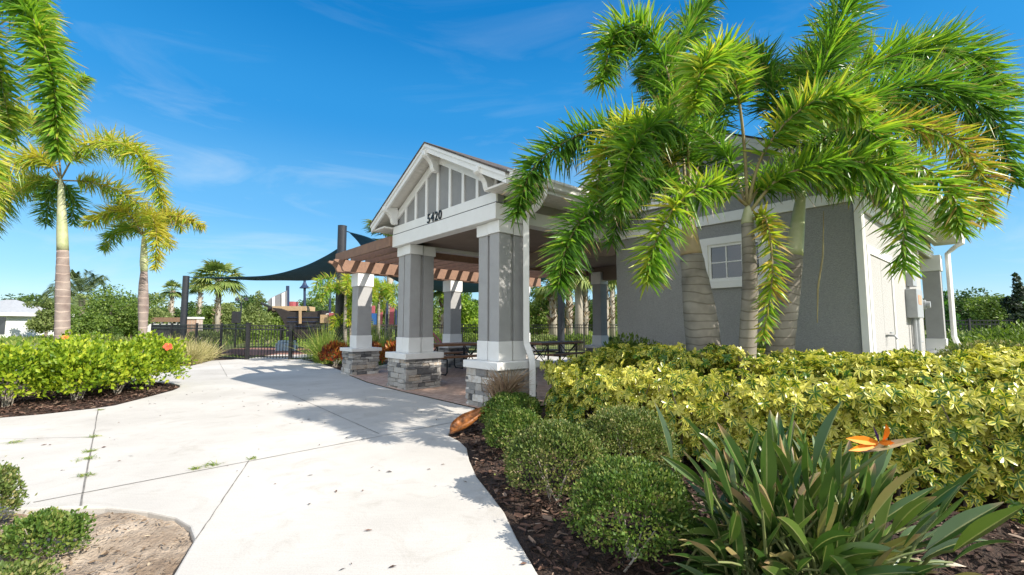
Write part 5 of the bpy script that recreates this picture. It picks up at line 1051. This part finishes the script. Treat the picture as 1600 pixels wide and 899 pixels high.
for xa, xb, ya, yb, d in ((590, 598, 484, 508, 24.4), (608, 616, 480, 508, 24.4), (513, 527, 489, 506, 24.8), (576, 586, 478, 490, 25), (622, 634, 486, 504, 25)):
    mb = MB(); p0 = T_(xa, yb, d); p1 = T_(xb, ya, d); mb.box(p0[0], p1[0], p0[1], p0[1]+.06, p0[2], p1[2]); mb.build('red_panel', M['plum'], pt, .02)
mb = MB(); mb.prism([T_(575, 490, 24.8), T_(589, 490, 24.8), T_(589, 508, 24.8), T_(570, 508, 24.8)], (0, .5, 0)); mb.build('slide', M['bluepl'], pt)
mb = MB()
for k in range(4): mb.bar(T_(512+k*4.5, 443, 25), T_(514+k*4.5, 430, 25), .05, .05)
for y in (431, 436, 442): mb.bar(T_(511, y, 25), T_(529, y, 25), .05, .05)
mb.build('lattice', M['bluepl'], pt)
mb = MB(); p0 = T_(500, 505, 25); p1 = T_(562, 492, 25); mb.box(p0[0], p1[0], p0[1], p0[1]+1, p0[2], p1[2]); mb.build('low_wall_panel', M['tan'], pt)
mb = MB(); p0 = T_(560, 510, 25); p1 = T_(640, 508, 25); mb.box(p0[0], p1[0], p0[1]-.3, p0[1]+1.4, p0[2], p1[2]); mb.build('platform', M['tan'], pt)
mb = MB(); mb.tube([T_(655, 512, 24), T_(672, 516, 24), T_(690, 536, 24), T_(695, 545, 24)], .06, 8); mb.tube([T_(655, 518, 24.3), T_(672, 524, 24.3), T_(690, 542, 24.3)], .05, 8); mb.build('ladder_rail', M['plum'], pt)

# ================================================================== things far off
def lamp_post(label, px, d, ytop):
    b_ = W(px, 540, d)*[1, 1, 0]; top = W(px, ytop, d)[2]; t = thing('lamp_post', label, 'street lamp', b_); mb = MB(); mb.tube([(0, 0, -.1), (0, 0, .5), (0, 0, top)], [.10, .07, .05], 8); mb.build('pole', M['post'], t)
    for s in (-1, 1):
        mb = MB(); mb.tube([(0, 0, top-.15), (s*.25, 0, top-.05), (s*.42, 0, top-.18)], .025, 6); a_ = mb.build('arm', M['post'], t); mb = MB(); mb.tube([(s*.42, 0, top-.55), (s*.42, 0, top-.3), (s*.42, 0, top-.2)], [.20, .16, .03], 10); mb.build('lantern', M['post'], a_)
lamp_post('twin-lantern black lamp post between the fan palm and the play ship', 374, 42, 461)
lamp_post('twin-lantern lamp post far beyond the fence at the right', 1516, 60, 470)
sb = thing('waste_bin_post', 'small dark box on a post just beyond the fence', 'bin', W(367, 540, 27)*[1, 1, 0]); mb = MB(); mb.box(-.2, .2, -.15, .15, 1.35, 2.05); mb.build('box', M['black'], sb, .02); mb = MB(); mb.box(-.04, .04, -.04, .04, -.1, 1.35); mb.build('post', M['black'], sb)
ew = thing('entrance_wall', 'low white wall with a brown timber top left of the brick pillar', 'wall', W(262, 530, 44)*[1, 1, 0]); wl = W(232, 516, 44)[0]-W(262, 516, 44)[0]; wr = W(293, 516, 44)[0]-W(262, 516, 44)[0]
mb = MB(); mb.box(wl, wr, -.2, .2, -.1, 1.35); mb.build('wall', M['white'], ew); mb = MB(); mb.box(wl+.2, wr, -.25, .25, 1.55, 1.98); mb.build('timber_top', M['brownwood'], ew)
for k in range(5): mb = MB(); mb.box(wl+.4+k*.75, wl+.5+k*.75, -.1, .1, 1.35, 1.55); mb.build('support', M['white'], ew)
bpil = thing('brick_pillar', 'square tan brick pillar with a pale cap behind the short sail post', 'pillar', W(303, 530, 43)*[1, 1, 0]); mb = MB(); mb.box(-.45, .45, -.45, .45, -.1, 1.82); mb.build('shaft', M['redbrick'], bpil); mb = MB(); mb.box(-.53, .53, -.53, .53, 1.82, 2.0); mb.build('cap', M['white'], bpil)
hp = thing('white_pavilion', 'small white house with a pale grey hipped roof at the far left edge', 'house', W(0, 530, 46)*[1, 1, 0]); x1 = W(7, 500, 46)[0]-W(0, 500, 46)[0]
mb = MB(); mb.box(-6, x1, 0, 6, -.1, 2.4); mb.build('wall', M['white'], hp); mb = MB(); z_ = 2.42; rf_ = [(-6.6, -.6, z_), (x1+.5, -.6, z_), (x1+.5, 6.6, z_), (-6.6, 6.6, z_), (-3.2, 3, 4.0), (x1-2.6, 3, 4.0)]
mb.add(rf_, [np.array([[0, 1, 5, 4], [2, 3, 4, 5], [3, 2, 1, 0]]), np.array([[1, 2, 5], [3, 0, 4]])]); mb.build('roof', M['roofgrey'], hp); mb = MB(); mb.box(-6.65, x1+.55, -.66, -.6, z_-.25, z_+.1); mb.box(x1+.5, x1+.56, -.6, 6.6, z_-.25, z_+.1); mb.build('fascia', M['white'], hp)
for xx in (-2.9, -1.4, .1): mb = MB(); mb.box(xx-.32, xx+.32, -.03, 0, .3, 2.05); mb.build('window', M['darkglass'], hp)
rh = thing('tiled_roof_house', 'far house with a terracotta roof glimpsed between palm trunks', 'house', W(858, 530, 60)*[1, 1, 0]); mb = MB(); mb.box(-2.6, 2.6, 0, 5, -.1, 2.2); mb.build('wall', M['tan'], rh); mb = MB(); mb.prism([(-3, -.4, 2.2), (3, -.4, 2.2), (1.2, -.4, 3.6), (-1.2, -.4, 3.6)], (0, 6, 0)); mb.build('roof', M['terracotta'], rh)

def tree(label, px, d, top, rpx, m, n=2600, leaf=.17, trunk=.3, group='trees beyond the fence', name='leafy_tree', seed=1, shape='round', base_frac=.10, blobs=15, tm='bark'):
    b_ = W(px, 540, d)*[1, 1, 0]+[0, 0, -.1]; h = W(px, top, d)[2]+.1; r = rpx*d/F; t = thing(name, label, 'tree', b_, 0, group); rg = np.random.default_rng(seed*17+3)
    pos = []; wts = []
    if shape == 'round':
        for k in range(blobs):
            th = rg.uniform(0, 6.28); rr = rg.uniform(.15, .72)*r; zc = h*rg.uniform(base_frac+.15, .86); s = r*rg.uniform(.34, .62)*(1.1-.35*(zc/h)); pos.append((rr*math.cos(th), rr*math.sin(th), zc)); wts.append((s, s*rg.uniform(.6, .95)))
        pos.append((0, 0, h-.28*r)); wts.append((r*.4, r*.3))
    else:
        for k in range(blobs+6):
            u = (k+.5)/(blobs+6); zc = h*(base_frac+(1-base_frac)*u*.93); s = r*(1-u*.86)*.62; th = rg.uniform(0, 6.28); q = r*(1-u)*.5; pos.append((q*math.cos(th), q*math.sin(th), zc)); wts.append((s, s*.8))
    pos = np.array(pos); wts = np.array(wts); pr = wts[:, 0]**2; k = rg.choice(len(pos), n, p=pr/pr.sum()); dd = rdir(n); q = rg.uniform(.25, 1, n)**.45; lumpn = 1+.25*vnoise(dd*2+k[:, None], 2.2, seed)
    P = pos[k]+dd*np.c_[wts[k, 0], wts[k, 0], wts[k, 1]]*(q*lumpn)[:, None]; P[:, 2] = np.clip(P[:, 2], .15, h)
    ln_ = leaf*rg.uniform(.6, 1.35, n); dl = unit(dd*.6+rdir(n)); mb = MB()
    diamonds(mb, P-dl*ln_[:, None]*.5, dl, unit(dd+rg.normal(0, .6, (n, 3))+[0, 0, .4]), ln_, ln_*.62, np.clip(.4+.25*rg.normal(0, 1, len(pos))[k]*.6+rg.normal(0, .17, n), 0, 1)); mb.build('crown', m, t)
    mb = MB(); tr = max(.04, r*.055); mb.tube(spline([(0, 0, 0), (.04*r, .02, h*.3), (0, .05*r, h*.62)], 8), np.linspace(tr*1.3, tr*.6, 8), 8)
    for j in range(min(6, len(pos))): mb.tube(spline([(.03*r, .02, h*rg.uniform(.25, .45)), pos[j]*[.5, .5, .85], pos[j]], 6), np.linspace(tr*.6, tr*.2, 6), 6)
    mb.build('trunk', M[tm], t, smooth=True); return t
def sabal(label, px, d, ycrown, r, trunk_r, group='cabbage palms beyond the fence', nf=46, boots=True):
    b_ = W(px, 540, d)*[1, 1, 0]+[0, 0, -.1]; hz = W(px, ycrown, d)[2]+.1; t = thing('cabbage_palm', label, 'palm tree', b_, 0, group)
    mb = MB(); mb.tube([(0, 0, 0), (.05, 0, hz*.5), (0, 0, hz)], [trunk_r*1.15, trunk_r*.9, trunk_r], 12); tk = mb.build('trunk', M['palebark'], t, smooth=True)
    if boots:
        n = 130; z = rng.uniform(.25*hz, hz, n); th = rng.uniform(0, 6.28, n); p = np.c_[np.cos(th)*trunk_r*.95, np.sin(th)*trunk_r*.95, z]; mb = MB()
        blades(mb, p, np.c_[np.cos(th)*.55+np.sin(th)*rng.choice([-.7, .7], n), np.sin(th)*.55-np.cos(th)*rng.choice([-.7, .7], n), np.ones(n)*.9], trunk_r*1.3, trunk_r*.42, 0, np.c_[np.cos(th), np.sin(th), np.zeros(n)], (1, .8, .5), .3, rng.uniform(0, 1, n)); mb.build('rough_bark', M['litter'], tk)
    mb = MB()
    for i in range(nf):
        th = rng.uniform(0, 6.28); el = rng.uniform(-.7, 1.25); d0 = np.array([math.cos(th)*math.cos(el), math.sin(th)*math.cos(el), math.sin(el)]); hub = np.array([0, 0, hz])+d0*r*rng.uniform(.40, .62)
        k = 16; a = unit(np.cross(d0, [0, 0, 1.0])); ang = np.linspace(-1.45, 1.45, k)+rng.normal(0, .04, k); dv = np.cos(ang)[:, None]*d0+np.sin(ang)[:, None]*a
        blades(mb, np.tile(hub, (k, 1)), dv, r*.55*(1-.22*np.abs(ang)/1.45)*rng.uniform(.85, 1.1, k), r*.075, rng.uniform(.2, .55), np.tile(np.cross(a, d0), (k, 1))+.01, (.7, 1, .6, .08), .15, np.clip(rng.normal(.5, .2)+rng.normal(0, .1, k), 0, 1)); mb.bar((0, 0, hz), hub, .03*r, .015*r, rnd=.5)
    mb.build('crown', M['sabal'], t); return t
sabal('cabbage palm with a broad crown, left of the twin-lantern lamp post', 337, 36, 437, 2.1, .20)
sabal('distant cabbage palm with a small crown standing over the white wall', 264, 62, 454, 1.7, .24, nf=34)
sabal('distant cabbage palm half hidden behind the short sail post', 308, 56, 446, 1.7, .22, nf=34)
sabal('cabbage palm with pale criss-cross trunk, seen through the porch left of the dark post', 864, 30, 446, 1.7, .26)
sabal('cabbage palm seen through the porch just right of the dark post', 889, 33, 440, 1.7, .26)
sabal('cabbage palm seen through the porch with a thick brown trunk', 904, 25, 418, 1.9, .24, boots=False)
sabal('cabbage palm seen through the porch close right of the thick brown trunk', 914, 26.5, 420, 1.8, .20)
sabal('cabbage palm right of the far porch column, pale booted trunk down to the ground', 945, 19.5, 396, 1.9, .17)
sabal('thin far cabbage palm next to the corner of the grey wall', 957, 42, 432, 1.8, .24, nf=24)
sabal('cabbage palm poking up over the pergola roof left of the gable', 606, 34, 372, 2.4, .26)
sabal('cabbage palm whose fan shows under the pergola beam beside the second post', 692, 30, 446, 1.6, .22)
dp = W(128, 540, 40)*[1, 1, 0]; t = thing('date_palm', 'grey-green feather palm behind the round trees right of the tall palm trunk', 'palm tree', dp+[0, 0, -.1]); top = W(128, 466, 40)-dp+[0, 0, .1]
mb = MB(); mb.tube([(0, 0, 0), top*.6, top*.97], .22, 12); mb.build('trunk', M['bark'], t, smooth=True); mb = MB()
for i in range(44):
    th = rng.uniform(0, 6.28); el = rng.uniform(-.1, 1.4); L0 = rng.uniform(2.4, 3.2); d0 = np.array([math.cos(th)*math.cos(el), math.sin(th)*math.cos(el), math.sin(el)]); C = spline([top, top+d0*L0*.5, top+d0*L0*.85-[0, 0, .3], top+d0*L0-[0, 0, .95]], 30); T = unit(np.gradient(C, axis=0)); a = unit(np.cross(T, [0, 0, 1.0]))
    for s in (-1, 1): blades(mb, C[4:], T[4:]*.7+a[4:]*s+[0, 0, .25], .55, .07, .15, None, (.6, 1, .5, .05), .2, rng.uniform(0, 1))
mb.build('crown', M['datepalm'], t)
TR = [('pale bushy tree right of the small white house', 70, 46, 466, 24, 'pale', 'round', .2), ('darker green tree just left of the tall palm trunk', 82, 52, 468, 26, 'mid', 'round', .2), ('tall round light green tree between the two palm trunks', 168, 36, 444, 50, 'mid', 'round', .17),
      ('lower tree leaning against the tall round tree on its right side', 203, 38, 474, 26, 'mid', 'round', .17), ('low bushy tree at the foot of the tall round tree', 140, 33, 488, 30, 'mid', 'round', .16),
      ('dark tree behind the white entrance wall on the left', 250, 66, 482, 28, 'oak', 'round', .24), ('dark tree behind the white entrance wall next to the sail post', 285, 66, 484, 20, 'oak', 'round', .24),
      ('bushy tree right of the brick pillar', 325, 50, 478, 24, 'mid', 'round', .2), ('bushy tree behind the broad fan palm trunk', 358, 52, 474, 26, 'pale', 'round', .2), ('feathery pale conical tree left of the play ship', 401, 36, 449, 34, 'pale', 'cone', .15), ('rounded tree between the conical tree and the ship', 432, 40, 478, 24, 'mid', 'round', .17),
      ('dark tree behind the masts of the play ship', 490, 52, 470, 34, 'oak', 'round', .22), ('tree behind the left pergola post', 556, 48, 474, 34, 'mid', 'round', .2), ('round tree seen between the left column and the second pergola post', 650, 34, 466, 40, 'mid', 'round', .17),
      ('tree with a pale trunk right of the second pergola post', 722, 29, 446, 36, 'lime', 'round', .17), ('dark shaded tree behind the pale-trunked one', 745, 40, 470, 36, 'oak', 'round', .2), ('dense tree just right of the downspout', 838, 34, 446, 34, 'mid', 'round', .18), ('dark oak behind the palm trunks seen through the porch', 872, 46, 470, 30, 'oak', 'round', .2),
      ('tree behind the far porch column', 928, 44, 466, 36, 'mid', 'round', .2), ('bright green cone-shaped tree right of the rear downspout', 1484, 24, 449, 24, 'conifer', 'cone', .12), ('dark spreading tree right of the bright cone-shaped tree', 1530, 34, 449, 44, 'oak', 'round', .18),
      ('mid-green tree in front of the dark spreading tree at right', 1562, 28, 464, 36, 'mid', 'round', .15), ('dark ragged tree at the right edge of the photo', 1596, 17, 418, 34, 'darktree', 'cone', .12), ('pale tree left of the building end seen past the downspout', 1460, 44, 462, 24, 'pale', 'round', .2)]
TR += [('green tree behind the small white house roof', 12, 62, 470, 34, 'mid', 'round', .24), ('pale tree between the white house and the tall palm trunk, farther back', 112, 60, 476, 34, 'pale', 'round', .24), ('tree just left of the slimmer left palm trunk', 236, 50, 480, 26, 'pale', 'round', .2),
       ('wide low tree behind the broad fan palm', 345, 58, 482, 36, 'mid', 'round', .22), ('low olive tree behind the ship bow', 415, 58, 488, 34, 'pale', 'round', .22), ('tree behind the play tower left of the first post', 528, 60, 476, 34, 'mid', 'round', .24), ('tree behind the play tower right of the first post', 600, 52, 470, 34, 'mid', 'round', .22), ('far round tree right of the rear column', 1500, 50, 466, 34, 'mid', 'round', .22), ('pale green tree between the dark ones at right', 1552, 44, 462, 30, 'pale', 'round', .2)]
for i, (lab, px, d, top, rp, m, shp, lf) in enumerate(TR):
    tree(lab, px, d, top, rp*1.08, M[m], 6000, lf*1.05, seed=i+3, shape=shp, tm='palebark' if 'pale trunk' in lab else 'bark')
# row of far trees along the horizon: a few kinds, copied
proto = [tree('distant tree in the hazy green row along the horizon', 0, 110, 473, 26, M[m], 2200, .48, group='far row of trees along the horizon', name='distant_tree', seed=60+i) for i, m in enumerate(('oak', 'mid', 'pale'))]
k = 0
for px in np.arange(-60, 1680, 27.0):
    d = rng.uniform(85, 140); p = W(px+rng.uniform(-12, 12), 540, d)*[1, 1, 0]+[0, 0, -.1]; sc = rng.uniform(.75, 1.35)*d/110
    if k < 3: proto[k].location = p; proto[k].scale = (sc, sc, sc)
    else: dup(proto[rng.integers(0, 3)], p, rng.uniform(0, 6.28), 'distant tree in the hazy green row along the horizon', (sc*rng.uniform(.9, 1.5), sc, sc))
    k += 1
# brush in the field beyond the fence
for i, (px, d, r_, h_, m, lab) in enumerate([(320, 30, 1.3, .9, 'pale', 'olive bush in the field behind the fence posts'), (420, 31, 1.4, 1.0, 'mid', 'green bush in the field left of the ship hull'), (250, 27, 1.3, .9, 'boxtan', 'brownish bush in the field below the white wall'), (150, 24, 1.4, .8, 'boxtan', 'brownish low bush just behind the hibiscus'),
        (670, 27, 1.1, .8, 'mid', 'bush beyond the fence between the column and second pergola post'), (730, 26, 1.2, .8, 'mid', 'bush beyond the fence right of the second pergola post'), (850, 25, 1.2, .7, 'pale', 'yellow-green bush behind the fence below the fan palms'), (960, 15.5, .8, .9, 'oak', 'dark bush by the corner of the grey wall seen through the porch'), (900, 24.5, 1.3, .8, 'mid', 'bush behind the fence left of the far porch column')]):
    shrub('field_bush', lab, 'bush', W(px, 540, d)[:2], r_, r_*.7, h_, M[m], 1500, .14, .5, 'bushes in the field beyond the fence', seed=70+i, lump=.3)

# ================================================================== small things on the pavement
def weed(label, x, y, s, m='fgrass'):
    p = G(x, y); t = thing('weed_tuft', label, 'weed', p, 0, 'weeds in the pavement joints'); n = 46; th = rng.uniform(0, 6.28, n); mb = MB()
    d = np.c_[np.cos(th), np.sin(th)*.8, rng.uniform(.08, .7, n)]; blades(mb, np.c_[rng.normal(0, s*.35, (n, 2)), np.zeros(n)+.003], d, s*rng.uniform(.3, 1, n), .006, .2, None, (.6, 1, .6, .1), .2, rng.uniform(.1, 1, n)); mb.build('blades', M[m], t)
for lab, x, y, s in [('weed tuft in the left pavement joint nearest the hibiscus bed', 145, 683, .08), ('brownish weed tuft in the left joint, second from the hibiscus bed', 140, 706, .07), ('dry weed tuft in the left joint, third from the hibiscus bed', 136, 718, .09), ('weed tuft in the left joint closest to the sandy bed', 134, 744, .08),
                     ('weed tuft by the crossing of the two front joints', 395, 717, .05), ('longer weed tuft on the front joint left of the crossing', 332, 727, .09), ('small weed tuft on the front joint farthest left', 305, 733, .06), ('weed strip at the left picture edge on the pavement', 22, 692, .09), ('tiny weed at the edge of the hibiscus mulch', 158, 641, .06)]:
    weed(lab, x, y, s)
n = 150; mb = MB(); P = np.c_[rng.uniform(-6, 0.2, n), rng.uniform(1.6, 9, n)]; P = P[inside(P, np.array(PAVE))]; n = len(P); th = rng.uniform(0, 6.28, n)
blades(mb, np.c_[P, np.full(n, .006)], np.c_[np.cos(th), np.sin(th), np.zeros(n)], rng.uniform(.012, .05, n), rng.uniform(.006, .02, n), -.05, None, (.3, 1, .1), .3, rng.uniform(0, 1, n)); struct(mb.build('pavement_litter', M['chip']), 'stuff')
